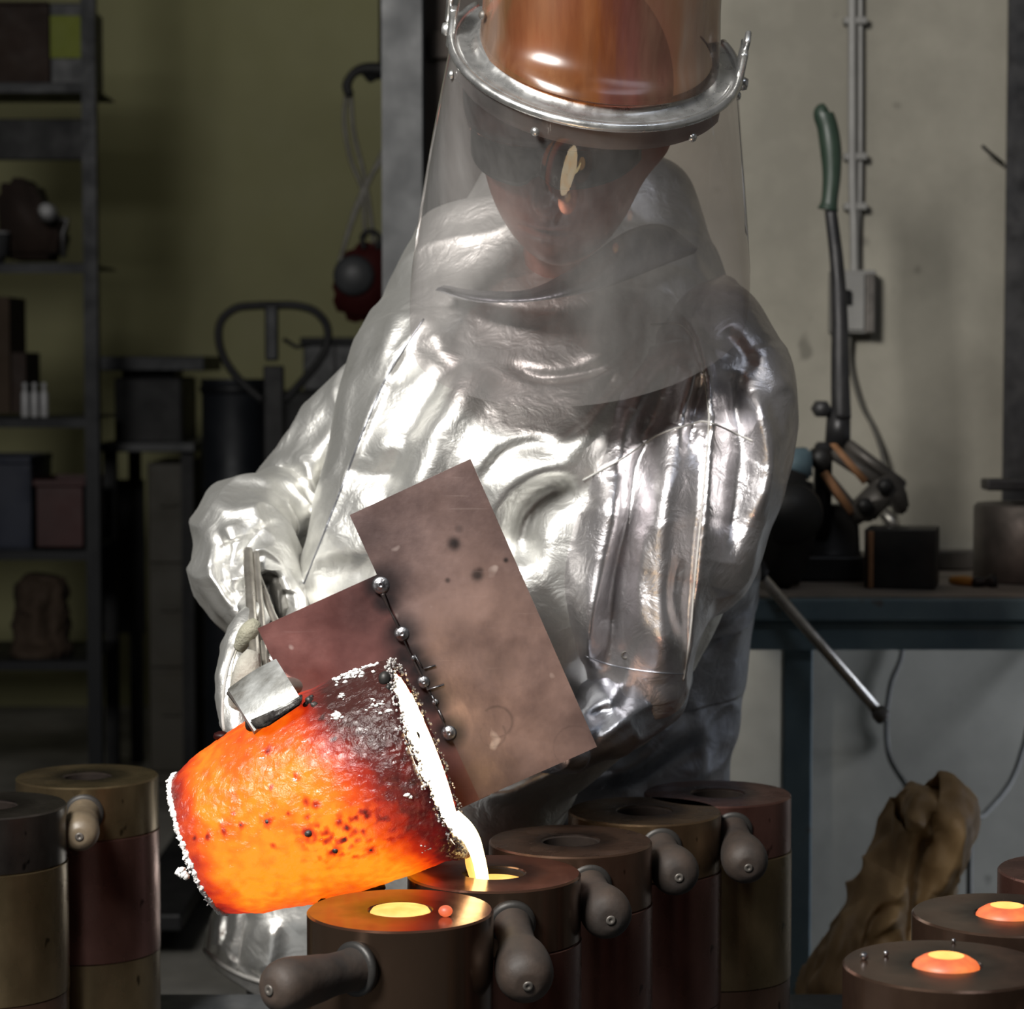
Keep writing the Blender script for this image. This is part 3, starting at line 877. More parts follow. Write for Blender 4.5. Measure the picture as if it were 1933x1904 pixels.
def scorch(o):
    n = len(o.data.vertices)
    co = np.empty(n * 3); o.data.vertices.foreach_get('co', co)
    X, Yp = proj(co.reshape(-1, 3) + np.array(ORG[tg.name]))
    D = np.zeros(n)
    for x, y, r, a in SPOTS:
        D = np.maximum(D, min(1.0, a * 1.25) * np.exp(-(((X - x) ** 2 + (Yp - y) ** 2) / (r * (1.35 if r > 21 else 1.0)) ** 2) ** 1.5))
    for x, y, r in ((938, 1362, 29), (930, 1385, 24), (1085, 1410, 40)):
        ang = np.arctan2(Yp - y, X - x)
        D = np.maximum(D, 0.42 * np.exp(-((np.hypot(X - x, Yp - y) - r) / 2.6) ** 2) * (np.sin(ang * 1.0 + x) > -0.55))
    a_ = o.data.attributes.new('scorch', 'FLOAT', 'POINT')
    a_.data.foreach_set('value', D.astype(np.float32))


nt = M['plate'].node_tree
bs_ = nt.nodes['Principled BSDF']
src = bs_.inputs['Base Color'].links[0].from_socket
at_ = nd(nt, 'ShaderNodeAttribute', attribute_name='scorch')
nz_ = nd(nt, 'ShaderNodeTexNoise', Scale=55, Detail=6)
tc_ = nd(nt, 'ShaderNodeTexCoord')
nt.links.new(tc_.outputs['Object'], nz_.inputs['Vector'])
mm_ = nd(nt, 'ShaderNodeMath', operation='MULTIPLY_ADD')
nt.links.new(nz_.outputs[0], mm_.inputs[0]); mm_.inputs[1].default_value = 0.5; mm_.inputs[2].default_value = 0.72
mu_ = nd(nt, 'ShaderNodeMath', operation='MULTIPLY')
nt.links.new(mm_.outputs[0], mu_.inputs[0]); nt.links.new(at_.outputs['Fac'], mu_.inputs[1])
mx_ = nd(nt, 'ShaderNodeMix', data_type='RGBA')
nt.links.new(mu_.outputs[0], mx_.inputs[0]); nt.links.new(src, mx_.inputs[6]); mx_.inputs[7].default_value = (0.016, 0.013, 0.014, 1)
# pale scratches
wv = nd(nt, 'ShaderNodeTexNoise', Scale=9, Detail=3)
mp_ = nd(nt, 'ShaderNodeMapping'); mp_.inputs['Rotation'].default_value = (0, math.radians(-30), 0); mp_.inputs['Scale'].default_value = (0.9, 1, 26)
nt.links.new(tc_.outputs['Object'], mp_.inputs[0]); nt.links.new(mp_.outputs[0], wv.inputs['Vector'])
rs_ = ramp(nt, [(0.70, 0), (0.76, 0.16)])
nt.links.new(wv.outputs[0], rs_.inputs[0])
mx2 = nd(nt, 'ShaderNodeMix', data_type='RGBA')
nt.links.new(rs_.outputs[0], mx2.inputs[0]); nt.links.new(mx_.outputs[2], mx2.inputs[6]); mx2.inputs[7].default_value = (0.36, 0.29, 0.27, 1)
nt.links.new(mx2.outputs[2], bs_.inputs['Base Color'])
sp1 = mesh('shield_plate', plate_geo([(660, 972), (888, 866), (1127, 1409), (905, 1508)], YP, 0.0045, 120, 250), M['plate'], tg, auto=50)
M['plate_glow_red'] = M['plate'].copy()  # small plate's redder colour stands in for the melt's reflected glow
for n_ in M['plate_glow_red'].node_tree.nodes:
    if n_.type == 'VALTORGB' and len(n_.color_ramp.elements) == 2 and abs(n_.color_ramp.elements[0].position - 0.35) < 1e-3:
        n_.color_ramp.elements[0].color = (0.105, 0.045, 0.042, 1); n_.color_ramp.elements[1].color = (0.21, 0.095, 0.085, 1)
sp2 = mesh('shield_plate', plate_geo([(486, 1186), (722, 1080), (925, 1500), (690, 1606)], YP + 0.008, 0.0045, 120, 180), M['plate_glow_red'], tg, auto=50)
scorch(sp1); scorch(sp2)
for px, py, r in ((719, 1104, 15), (759, 1196, 13), (800, 1287, 11), (848, 1383, 13), (781, 1242, 5), (822, 1325, 6)):
    q = P(px, py, YP)
    w_ = mesh('weld_bead', lathe([(0, -0.0026), (r * 0.12 * PXM, -0.0024), (r * 0.22 * PXM, -0.0042), (r * 0.45 * PXM, -0.0036), (r * 0.6 * PXM, -0.0020), (r * 0.9 * PXM, -0.0024), (r * 1.1 * PXM, -0.0012), (r * 1.25 * PXM, 0.0012)], 28, q, (0.05, 1, -0.05)), M['weld'], sp1)
mesh('weld_run', tube([P(722, 1120, YP), P(735, 1150, YP), P(748, 1175, YP), P(770, 1225, YP), P(795, 1275, YP), P(818, 1322, YP), P(838, 1365, YP), P(850, 1392, YP)], [0.0030, 0.0012, 0.0018, 0.0011, 0.0020, 0.0016, 0.0012, 0.0016], 10, 60), M['scorch'], sp1)
for A_, B_ in (((806, 1302), (838, 1292)), ((800, 1262), (822, 1256)), ((783, 1236), (796, 1258)), ((815, 1312), (824, 1330)), ((828, 1340), (838, 1360))):
    mesh('wire_stub', tube([P(*A_, YP - 0.003), P(*B_, YP - 0.003)], 0.0011, 8), M['weld'], sp1)
# jaw pad: bent steel plate on the crucible
padc = [(430, 1300), (521, 1243), (570, 1322), (480, 1380)]
Vp, Fp = [], []
n_ = 14
for s in (0, 1):
    for j in range(n_ + 1):
        for i in range(n_ + 1):
            u, v = i / n_, j / n_
            x = (padc[0][0] * (1 - u) + padc[1][0] * u) * (1 - v) + (padc[3][0] * (1 - u) + padc[2][0] * u) * v
            y = (padc[0][1] * (1 - u) + padc[1][1] * u) * (1 - v) + (padc[3][1] * (1 - u) + padc[2][1] * u) * v
            y += 5 * math.sin(v * PI) * 0 - 4 * math.sin(u * PI)
            Yd = 2.80 - 0.075 * v ** 1.0 - 0.02 * math.sin(v * PI)
            Vp.append(P(x, y, Yd + s * 0.010) + Vector((0, 0, -s * 0.004)))
m_ = (n_ + 1) ** 2
q = lambda i, j, s: s * m_ + j * (n_ + 1) + i
for j in range(n_):
    for i in range(n_):
        Fp.append([q(i, j, 0), q(i, j + 1, 0), q(i + 1, j + 1, 0), q(i + 1, j, 0)]); Fp.append([q(i, j, 1), q(i + 1, j, 1), q(i + 1, j + 1, 1), q(i, j + 1, 1)])
for i in range(n_):
    Fp.append([q(i, 0, 0), q(i + 1, 0, 0), q(i + 1, 0, 1), q(i, 0, 1)]); Fp.append([q(i, n_, 0), q(i, n_, 1), q(i + 1, n_, 1), q(i + 1, n_, 0)])
    Fp.append([q(0, i, 0), q(0, i, 1), q(0, i + 1, 1), q(0, i + 1, 0)]); Fp.append([q(n_, i, 0), q(n_, i + 1, 0), q(n_, i + 1, 1), q(n_, i, 1)])
mesh('jaw_pad', (Vp, Fp), M['clamp'], tg, auto=50)
mesh('jaw_pad_foot', slab([P(470, 1361, 2.722), P(484, 1377, 2.718), P(505, 1372, 2.716), P(568, 1330, 2.716), P(569, 1312, 2.722), P(540, 1330, 2.724)], 0.02, 0.002), M['char'], tg)
mesh('jaw_arm', slab([P(426, 1308, 2.80), P(434, 1304, 2.80), P(478, 1372, 2.76), P(470, 1364, 2.78)], 0.03, 0.001), M['iron'], tg)
# band gripping round the far side of the crucible down to the lower jaw
bandp = []
for k in range(30):
    a = PI * 0.86 + (PI * 1.30) * k / 29
    d = vdir * math.cos(a) + wdir * math.sin(a)
    bandp.append(B0 + ax * (CL * 0.42) + d * (rad_at(CL * 0.42) + 0.008))
mesh('jaw_band', tube(bandp, 0.0075, 10), M['iron_dark'], tg)
gj = []
for k in range(14):
    u = CL * (0.36 + 0.30 * k / 13)
    gj.append(B0 + ax * u + (vdir * 0.98 + wdir * 0.2).normalized() * (rad_at(u) + 0.002))
mesh('lower_jaw', tube(gj, [0.004] + [0.0065] * 12 + [0.003], 12), M['iron_dark'], tg)
mesh('jaw_tip', ico(P(419, 1389, 2.80), 0.0075, 2, (1.3, 1, 0.8), 0.15), M['red'], tg)
# handles
mesh('handle_rod', tube([P(468, 1040, 3.245), P(469, 1075, 3.20), P(476, 1170, 3.09), P(486, 1300, 2.94)], 0.0068, 14, 30), M['rod'], tg)
mesh('handle_rod', tube([P(483, 1044, 3.25), P(485, 1078, 3.21), P(493, 1170, 3.10), P(505, 1300, 2.95)], 0.0050, 14, 30), M['rod'], tg)
mesh('handle_rod', tube([P(484, 1080, 3.23), P(498, 1115, 3.19), P(525, 1180, 3.12), P(600, 1280, 3.03)], 0.0048, 14, 30), M['rod'], tg)
mesh('cross_rod', tube([P(500, 1290, 2.96), P(640, 1300, 3.04), P(800, 1330, 3.05), P(1060, 1390, 3.07)], 0.010, 14, 30), M['rod'], tg)
mesh('shield_bracket', box(P(760, 1318, 3.018), (0.05, 0.04, 0.03), bev=0.003), M['iron_dark'], tg, smooth=False)

# ------------------------------------------------------------------ the person
pr_ = thing('person', (P(1000, 900, 3.75).x, 3.8, 0), 'person in a silver heat suit and face shield, leaning over the crucible', 'person')


def stroke_field(V, strokes):
    """relief of folds: each stroke = (points in px, width px, amplitude m[, sharp])"""
    X, Y = proj(V)
    D = np.zeros(len(X))
    for s in strokes:
        pts, wd, amp = s[0], s[1], s[2]
        side = s[3] if len(s) > 3 else None
        best = np.full(len(X), 1e9)
        along = np.zeros(len(X))
        sgn = np.zeros(len(X))
        pts = catmull(pts, max(8, 6 * len(pts)))
        L = np.concatenate([[0], np.cumsum(np.hypot(*(pts[1:] - pts[:-1]).T))])
        for i in range(len(pts) - 1):
            a, b = pts[i], pts[i + 1]
            d = b - a
            l2 = (d ** 2).sum() + 1e-9
            t = np.clip(((X - a[0]) * d[0] + (Y - a[1]) * d[1]) / l2, 0, 1)
            qx, qy = X - a[0] - t * d[0], Y - a[1] - t * d[1]
            r = np.hypot(qx, qy)
            mk = r < best
            best = np.where(mk, r, best)
            along = np.where(mk, (L[i] + t * (L[i + 1] - L[i])) / L[-1], along)
            sgn = np.where(mk, np.sign(d[0] * qy - d[1] * qx), sgn)
        taper = np.clip(np.minimum(along, 1 - along) * 5, 0.0, 1) ** 0.7 * 0.8 + 0.2
        if side == 'step':     # one side raised: a layer edge
            f = 1 / (1 + np.exp(-np.clip(sgn * best / (wd * 0.12), -30, 30))) * np.exp(-(best / (wd * 3)) ** 2)
        elif side == 'L':      # sharp on one side, soft on the other
            f = np.exp(-(best / np.where(sgn > 0, wd * 0.3, wd)) ** 2)
        elif side == 'R':
            f = np.exp(-(best / np.where(sgn < 0, wd * 0.3, wd)) ** 2)
        else:
            f = np.exp(-(best / wd) ** 2)
        D += amp * f * taper
    return D


def garment(name, rows, mat, parent, strokes=(), nt_=180, na=200, power=1.0, wr=0.004, wsc=7.0, caps=True, closed_ends=True, seed=0):
    """rows: (px, py, Y, half width px, half depth m) along the centre line"""
    S = catmull(rows, nt_)
    C = [Vector(P(r[0], r[1], r[2])) for r in S]
    V = np.zeros((nt_ * na, 3)); W = np.zeros(nt_ * na); N3 = np.zeros((nt_ * na, 3))
    for i in range(nt_):
        T = (C[min(i + 1, nt_ - 1)] - C[max(i - 1, 0)]).normalized()
        side = T.cross(Vector((0, 1, 0))).normalized()
        dep = side.cross(T).normalized()
        if dep.y > 0: dep = -dep
        hw = S[i][3] / F * S[i][2]; hd = S[i][4]
        for k in range(na):
            a = 2 * PI * k / na
            ca, sa = math.cos(a), math.sin(a)
            x = math.copysign(abs(ca) ** power, ca); y = math.copysign(abs(sa) ** power, sa)
            V[i * na + k] = C[i] + side * hw * x + dep * hd * y
            W[i * na + k] = max(0.0, sa) ** 0.6
            N3[i * na + k] = (side * ca * hd + dep * sa * hw).normalized()
    if strokes:
        D = stroke_field(V, strokes) * W
        V = V + np.array([0, -1, 0.0]) * D[:, None]
    if wr:
        off = Vector((seed, seed * 2.3, 0))
        dn = np.array([mn.noise(Vector(v) * wsc + off) + 0.5 * mn.noise(Vector(v) * wsc * 2.3 + off) for v in V]) * wr
        cr_ = np.array([max(0.0, 1 - 3.2 * abs(mn.noise(Vector(v) * wsc * 0.9 + off * 1.7))) for v in V]) ** 2 * wr * 0.55
        V = V + N3 * (dn + cr_ - wr * 0.1)[:, None]
    Fc = []
    for i in range(nt_ - 1):
        for k in range(na):
            k2 = (k + 1) % na
            Fc.append([i * na + k, i * na + k2, (i + 1) * na + k2, (i + 1) * na + k])
    Vl = [Vector(v) for v in V]
    if caps:
        for i, rev in ((0, True), (nt_ - 1, False)):
            c = sum((Vl[i * na + k] for k in range(na)), Vector()) / na
            Vl.append(c); ci = len(Vl) - 1
            for k in range(na):
                Fc.append([ci, i * na + k, i * na + (k + 1) % na])
    return mesh(name, (Vl, Fc), mat, parent)


# --- body: one continuous skin surface, head modelled in
def body_mesh():
    J = {
        'pelvis': (P(980, 1230, 3.78), .11), 'belly': (P(990, 1080, 3.70), .11), 'chest': (P(1010, 850, 3.58), .12), 'upper': (P(1030, 680, 3.54), .09),
        'neck': (P(1045, 520, 3.42), .05), 'skull': (P(1058, 430, 3.31), .055),
        'shl': (P(850, 640, 3.56), .055), 'elbl': (P(525, 985, 3.53), .03), 'wrl': (P(478, 1130, 3.32), .018), 'hndl': (P(458, 1250, 3.10), .012),
        'shr': (P(1250, 660, 3.5), .065), 'elbr': (P(1235, 1225, 3.38), .035), 'wrr': (P(1120, 1372, 3.22), .022), 'hndr': (P(1045, 1400, 3.135), .016),
        'hipl': (P(860, 1330, 3.80), .10), 'knl': (Vector((-0.30, 3.84, .50)), .06), 'anl': (Vector((-0.38, 4.0, .10)), .042), 'tol': (Vector((-0.39, 3.84, .05)), .035),
        'hipr': (P(1120, 1330, 3.80), .10), 'knr': (Vector((0.20, 3.78, .50)), .06), 'anr': (Vector((0.22, 3.9, .10)), .042), 'tor': (Vector((0.22, 3.74, .05)), .035)}
    names = list(J)
    E = [('pelvis', 'belly'), ('belly', 'chest'), ('chest', 'upper'), ('upper', 'neck'), ('neck', 'skull'), ('upper', 'shl'), ('shl', 'elbl'), ('elbl', 'wrl'), ('wrl', 'hndl'), ('upper', 'shr'), ('shr', 'elbr'), ('elbr', 'wrr'), ('wrr', 'hndr'), ('pelvis', 'hipl'), ('hipl', 'knl'), ('knl', 'anl'), ('anl', 'tol'), ('pelvis', 'hipr'), ('hipr', 'knr'), ('knr', 'anr'), ('anr', 'tor')]
    me = bpy.data.meshes.new('tmp')
    me.from_pydata([tuple(J[n][0]) for n in names], [(names.index(a), names.index(b)) for a, b in E], [])
    o = bpy.data.objects.new('tmp', me)
    COL.objects.link(o)
    md = o.modifiers.new('s', 'SKIN')
    sd = o.modifiers.new('d', 'SUBSURF'); sd.levels = 2; sd.render_levels = 2
    lay = me.skin_vertices[0].data if me.skin_vertices else None
    if lay is None:
        bm = bmesh.new(); bm.from_mesh(me); bm.verts.layers.skin.verify(); bm.to_mesh(me); bm.free()
        lay = me.skin_vertices[0].data
    for i, n in enumerate(names):
        lay[i].radius = (J[n][1], J[n][1])
        lay[i].use_root = (n == 'pelvis')
    dg = bpy.context.evaluated_depsgraph_get()
    ev = o.evaluated_get(dg).to_mesh()
    g = [v.co.copy() for v in ev.vertices], [list(p.vertices) for p in ev.polygons]
    bpy.data.objects.remove(o)
    return g


HC = P(1068, 262, 3.245)
HR = Matrix.Rotation(math.radians(6), 3, 'Y') @ Matrix.Rotation(math.radians(12), 3, 'Z').inverted() @ Matrix.Rotation(math.radians(24), 3, 'X')
# head axes: x to the picture's right, -y towards the camera (face), z up


def head_mesh(nu=120, nv=110):
    g = lambda x, s: math.exp(-(x / s) ** 2)
    V, Fc = [], []
    for j in range(nv + 1):
        th = PI * j / nv
        for i in range(nu):
            a = 2 * PI * i / nu
            x, y, z = math.sin(th) * math.sin(a), -math.sin(th) * math.cos(a), math.cos(th)
            f = max(0.0, -y)
            sx, sy, sz = 0.086, 0.108, 0.135
            if z < 0:
                sx *= 1 - 0.14 * (-z) ** 1.6
                sy *= 1 - 0.10 * (-z)
            px_, py_, pz_ = x * sx, y * sy, z * sz
            d = 0
            d += 0.030 * g(x, 0.13) * g(z + 0.20, 0.15) * f          # nose tip
            d += 0.014 * g(x, 0.11) * g(z + 0.02, 0.20) * f          # bridge
            d -= 0.013 * (g(x - 0.36, 0.17) + g(x + 0.36, 0.17)) * g(z - 0.02, 0.12) * f   # sockets
            d += 0.006 * (g(x - 0.36, 0.10) + g(x + 0.36, 0.10)) * g(z - 0.01, 0.06) * f   # eyeballs
            d += 0.007 * g(z - 0.17, 0.07) * g(x, 0.55) * f           # brow
            d += 0.010 * g(x, 0.26) * (g(z + 0.46, 0.045) + g(z + 0.56, 0.05)) * f   # lips
            d -= 0.007 * g(x, 0.26) * g(z + 0.51, 0.022) * f          # mouth line
            d += 0.014 * g(x, 0.24) * g(z + 0.82, 0.14) * f           # chin
            d += 0.006 * (g(x - 0.55, 0.2) + g(x + 0.55, 0.2)) * g(z + 0.15, 0.2) * f   # cheeks
            py_ -= d
            e = g(abs(x) - 1.0, 0.12) * g(z - 0.0, 0.22) * g(y - 0.08, 0.16)
            px_ += math.copysign(0.022 * e, x)
            py_ += 0.012 * e
            V.append(HC + HR @ Vector((px_, py_, pz_)) * 1.30)
    for j in range(nv):
        for i in range(nu):
            i2 = (i + 1) % nu
            Fc.append([j * nu + i, j * nu + i2, (j + 1) * nu + i2, (j + 1) * nu + i])
    return V, Fc


mesh('body', join(body_mesh(), head_mesh()), M['skin'], pr_)
hp = lambda x, y, z: HC + HR @ Vector((x, y, z)) * 1.30

# dark safety glasses under the shield
Vg, Fg = [], []
nu_, nv_ = 40, 8
for j in range(nv_ + 1):
    for i in range(nu_ + 1):
        a = -1.25 + 2.5 * i / nu_
        s = abs(a) / 1.25
        top, bot = 0.026 - 0.006 * s, -0.014 * (1 - s ** 3) - 0.002 + 0.014 * math.exp(-(a / 0.12) ** 2)
        z = top + (bot - top) * j / nv_
        Vg.append(hp(0.092 * math.sin(a), -0.126 * math.cos(a) ** 0.8 if math.cos(a) > 0 else 0, 0.004 + z))
for j in range(nv_):
    for i in range(nu_):
        q0 = j * (nu_ + 1) + i
        Fg.append([q0, q0 + 1, q0 + nu_ + 2, q0 + nu_ + 1])
gl = mesh('safety_glasses', (Vg, Fg), M['glasses'], pr_)
so = gl.modifiers.new('t', 'SOLIDIFY'); so.thickness = 0.0025

# hat shell on the skull
Vh, Fh = [], []
for j in range(25):
    th = PI * 0.60 * j / 24
    for i in range(64):
        a = 2 * PI * i / 64
        Vh.append(hp(0.108 * math.sin(th) * math.sin(a), -0.130 * math.sin(th) * math.cos(a) + 0.006, 0.055 + 0.125 * math.cos(th) + 0.012 * math.cos(a) * math.sin(th)))
for j in range(24):
    for i in range(64):
        Fh.append([j * 64 + i, j * 64 + (i + 1) % 64, (j + 1) * 64 + (i + 1) % 64, (j + 1) * 64 + i])
hs_ = mesh('hard_hat', (Vh, Fh), M['helmet'], pr_)
so = hs_.modifiers.new('t', 'SOLIDIFY'); so.thickness = 0.003

# --- face shield: aluminium ring, pale band, clear visor, amber flip-up screen
RC = P(1124, 104, 3.10)
RU = Matrix.Rotation(math.radians(8.5), 3, 'Y')                   # the head leans to the picture's right
RT = RU @ Matrix.Rotation(math.radians(35), 3, 'X')


def ring_pt(a, r=0.186, ry=0.182, dz=0.0, out=0.0):
    """a = 0 at the front, positive to the picture's right"""
    return RC + RT @ Vector(((r + out) * math.sin(a), -(ry + out) * math.cos(a), dz))


rp_ = [ring_pt(math.radians(-118 + 236 * k / 80)) for k in range(81)]
ringo = mesh('shield_ring', tube(rp_, 0.0062, 14), M['alu'], pr_)
# inner flange of the ring
Vf, Ff = [], []
prof_f = [(0.0, 0.0), (-0.010, 0.0035), (-0.022, 0.002), (-0.030, 0.010), (-0.036, 0.016), (-0.036, 0.012), (-0.029, 0.005), (-0.021, -0.002), (-0.008, -0.001)]
for k in range(81):
    a = math.radians(-118 + 236 * k / 80)
    for o_, z_ in prof_f:
        Vf.append(ring_pt(a, dz=z_, out=o_))
mf = len(prof_f)
for k in range(80):
    for j in range(mf):
        j2 = (j + 1) % mf
        Ff.append([k * mf + j, k * mf + j2, (k + 1) * mf + j2, (k + 1) * mf + j])
mesh('ring_flange', (Vf, Ff), M['alu'], ringo)

BCn = P(1092, 628, 3.212)


def visor_pt(a, v):
    # the head is bowed, so the sheet runs down and back towards the chest
    top = ring_pt(a, dz=-0.004, out=0.001)
    ca, sa = math.cos(a), math.sin(a)
    bot = BCn + Vector((0.233 * sa, -0.105 * ca, -0.096 * max(0.0, ca) ** 0.9 + 0.028 * (1 - ca) + 0.02 * sa))
    vx = v + 0.10 * math.sin(v * PI)
    vy = (1 - math.exp(-v / 0.45)) / (1 - math.exp(-1 / 0.45))
    p = Vector((top.x * (1 - vx) + bot.x * vx, top.y * (1 - vy) + bot.y * vy, top.z * (1 - v) + bot.z * v))
    return p


Vv, Fv = [], []
na_, nv_ = 120, 70
for j in range(nv_ + 1):
    for i in range(na_ + 1):
        a = math.radians(-100 + 200 * i / na_)
        v = j / nv_
        vmax = 1.0 - 0.28 * sm(math.radians(62), math.radians(100), abs(a)) ** 1.5   # rounded lower corners
        Vv.append(visor_pt(a, v * vmax))
for j in range(nv_):
    for i in range(na_):
        q0 = j * (na_ + 1) + i
        Fv.append([q0, q0 + 1, q0 + na_ + 2, q0 + na_ + 1])
vis = mesh('clear_visor', (Vv, Fv), M['visor'], pr_)
# pale band under the ring, behind the visor
Vb, Fb = [], []
for j in range(5):
    for i in range(61):
        a = math.radians(-70 + 140 * i / 60)
        p = ring_pt(a, dz=-0.006 - 0.030 * j / 4, out=-0.008)
        Vb.append(p)
for j in range(4):
    for i in range(60):
        q0 = j * 61 + i
        Fb.append([q0, q0 + 1, q0 + 62, q0 + 61])
bo = mesh('headband', (Vb, Fb), M['pink_band'], pr_)
so = bo.modifiers.new('t', 'SOLIDIFY'); so.thickness = 0.002
for a_ in (-70, -19, 45, 88):
    a = math.radians(a_)
    c_ = ring_pt(a, dz=-0.024, out=0.0045)
    nrm = RT @ Vector((math.sin(a), -math.cos(a), 0))
    mesh('rivet', lathe([(0, 0.004), (0.0035, 0.0036), (0.0055, 0.0015), (0.006, -0.001)], 20, c_, nrm), M['alu'], vis)
# amber screen rising inside the ring
Vm, Fm = [], []
for j in range(41):
    for i in range(81):
        a = math.radians(-96 + 192 * i / 80)
        v = j / 40
        out = -0.030 - 0.018 * math.exp(-((v - 0.0) / 0.10) ** 2) * 0 + 0.004 * math.sin(v * 9 + a)
        kx = 0.186 + out; ky = 0.150 + out * 0.4
        base = RC + RT @ Vector((kx * math.sin(a), -ky * math.cos(a), 0.002))
        upd = (RU @ Matrix.Rotation(math.radians(10), 3, 'X')) @ Vector((0, 0, 1))
        # the foot of the sheet curls forward to the ring, then runs straight up
        fwd = 0.026 * math.exp(-(v / 0.10) ** 2) * max(0, math.cos(a))
        Vm.append(base + upd * (0.002 + 0.30 * v) + Vector((0.012 * math.sin(a) * -v, -fwd, 0)))
for j in range(40):
    for i in range(80):
        q0 = j * 81 + i
        Fm.append([q0, q0 + 1, q0 + 82, q0 + 81])
am = mesh('amber_screen', (Vm, Fm), M['amber'], pr_)
for a_, h_ in ((-62, 0.06), (34, 0.035), (74, 0.05)):
    a = math.radians(a_)
    c_ = RC + RT @ Vector((0.159 * math.sin(a), -0.140 * math.cos(a), 0.0)) + Vector((0, 0, h_)) + Vector((math.sin(a), -math.cos(a), 0)) * 0.002
    mesh('rivet', lathe([(0, 0.003), (0.003, 0.0028), (0.0052, 0.001), (0.006, -0.001)], 20, c_, (math.sin(a), -math.cos(a), 0)), M['iron'], am)
# side clips of the shield
for s in (-1, 1):
    a = math.radians(93 * s)
    c_ = ring_pt(a, dz=0.012, out=0.002)
    mesh('side_clip', join(box(c_, (0.010, 0.045, 0.055), RT, 0.003), box(c_ + Vector((0.004 * s, -0.012, 0.02)), (0.008, 0.02, 0.05), RT @ Matrix.Rotation(0.4, 3, 'X'), 0.003)), M['alu'], pr_)
    mesh('clip_knob', lathe([(0, 0.012), (0.007, 0.011), (0.009, 0.006), (0.009, 0), (0, 0)], 24, ring_pt(a, dz=-0.014 if s > 0 else 0.0, out=0.004), RT @ Vector((s, 0, 0))), M['alu'], pr_)

# --- jacket
J_rows = [(L_, R_, y_, Y_, hd_) for y_, L_, R_, Y_, hd_ in (
    (300, 1010, 1110, 3.58, 0.03), (330, 905, 1205, 3.57, 0.07), (390, 822, 1310, 3.56, 0.12), (470, 777, 1352, 3.55, 0.15), (560, 738, 1385, 3.53, 0.17), (640, 692, 1425, 3.505, 0.185),
    (720, 662, 1440, 3.47, 0.195), (800, 640, 1430, 3.435, 0.20), (900, 616, 1415, 3.40, 0.20), (1000, 590, 1395, 3.385, 0.195), (1100, 563, 1350, 3.385, 0.19), (1200, 545, 1295, 3.40, 0.19),
    (1300, 560, 1215, 3.43, 0.20), (1400, 600, 1135, 3.46, 0.205), (1470, 640, 1098, 3.48, 0.21), (1513, 660, 1086, 3.49, 0.21))]
jr = [((a + b) / 2, y, Y_, (b - a) / 2, hd) for a, b, y, Y_, hd in J_rows]
jstrokes = [
    ([(800, 600), (735, 700), (690, 800), (650, 905), (610, 1010), (560, 1140)], 9, 0.010),
    ([(850, 690), (800, 770), (762, 850), (720, 960)], 26, -0.016),
    ([(900, 690), (850, 780), (800, 870), (760, 960)], 42, 0.030),
    ([(880, 610), (1000, 625), (1120, 610), (1230, 580)], 44, -0.010),
    ([(850, 885), (950, 862), (1070, 850), (1180, 800)], 75, 0.026),
    ([(905, 905), (945, 855), (1000, 835), (1065, 850)], 22, -0.013, 'R'),
    ([(920, 985), (965, 925), (1030, 890), (1095, 895)], 24, 0.010, 'L'),
    ([(1085, 915), (1020, 945), (985, 1000), (985, 1070)], 30, -0.050),
    ([(1100, 640), (1180, 700), (1230, 660)], 26, 0.010),
    ([(690, 720), (760, 700), (800, 660)], 20, -0.010),
    ([(700, 840), (780, 830), (840, 780)], 22, 0.012),
    ([(950, 690), (1030, 715), (1130, 700), (1200, 650)], 16, -0.012, 'L'),
    ([(1180, 690), (1130, 760), (1060, 830)], 16, -0.014, 'R'),
    ([(580, 1060), (640, 1040), (690, 1050)], 14, 0.010),
    ([(1300, 690), (1240, 770), (1190, 860), (1165, 930)], 32, -0.026),
    ([(1260, 640), (1200, 720), (1120, 800), (1060, 870)], 34, 0.018),
    ([(780, 560), (820, 640), (860, 690)], 26, 0.012),
    ([(640, 880), (700, 900), (760, 890)], 22, -0.012),
    ([(610, 1010), (680, 1020), (740, 1000)], 26, 0.014),
    ([(600, 1100), (650, 1080), (700, 1075)], 24, -0.012),
    ([(910, 1500), (980, 1490), (1070, 1440), (1120, 1400)], 16, 0.014),
    ([(880, 1470), (960, 1470), (1040, 1430)], 14, -0.012),
    ([(720, 560), (700, 650), (668, 750)], 20, -0.012),
    ([(760, 560), (735, 640), (700, 740), (660, 860)], 18, 0.012),
]
jk = garment('jacket', jr, M['silver'], pr_, jstrokes, 260, 300, 0.9, 0.008, 6.0)

# collar flap standing round the neck
colp = [(P(822, 548, 3.29), 0.010), (P(900, 570, 3.24), 0.012), (P(1000, 568, 3.20), 0.014), (P(1110, 552, 3.20), 0.015), (P(1180, 530, 3.23), 0.016), (P(1240, 506, 3.29), 0.014), (P(1312, 478, 3.37), 0.01)]
Vc, Fcc = [], []
top_px = [(838, 538, 3.31), (905, 548, 3.28), (1000, 545, 3.26), (1090, 500, 3.25), (1185, 435, 3.27), (1255, 425, 3.33), (1316, 466, 3.38)]
A_ = catmull([tuple(p) for p, _ in colp], 60); B_ = catmull([tuple(P(*q)) for q in top_px], 60)
for i in range(60):
    for j in range(9):
        v = j / 8
        p = Vector(A_[i]) * (1 - v) + Vector(B_[i]) * v
        p.y -= 0.018 * math.sin(v * PI)
        Vc.append(p)
for i in range(59):
    for j in range(8):
        q0 = i * 9 + j
        Fcc.append([q0, q0 + 1, q0 + 10, q0 + 9])
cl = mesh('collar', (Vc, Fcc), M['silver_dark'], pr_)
so = cl.modifiers.new('t', 'SOLIDIFY'); so.thickness = 0.004
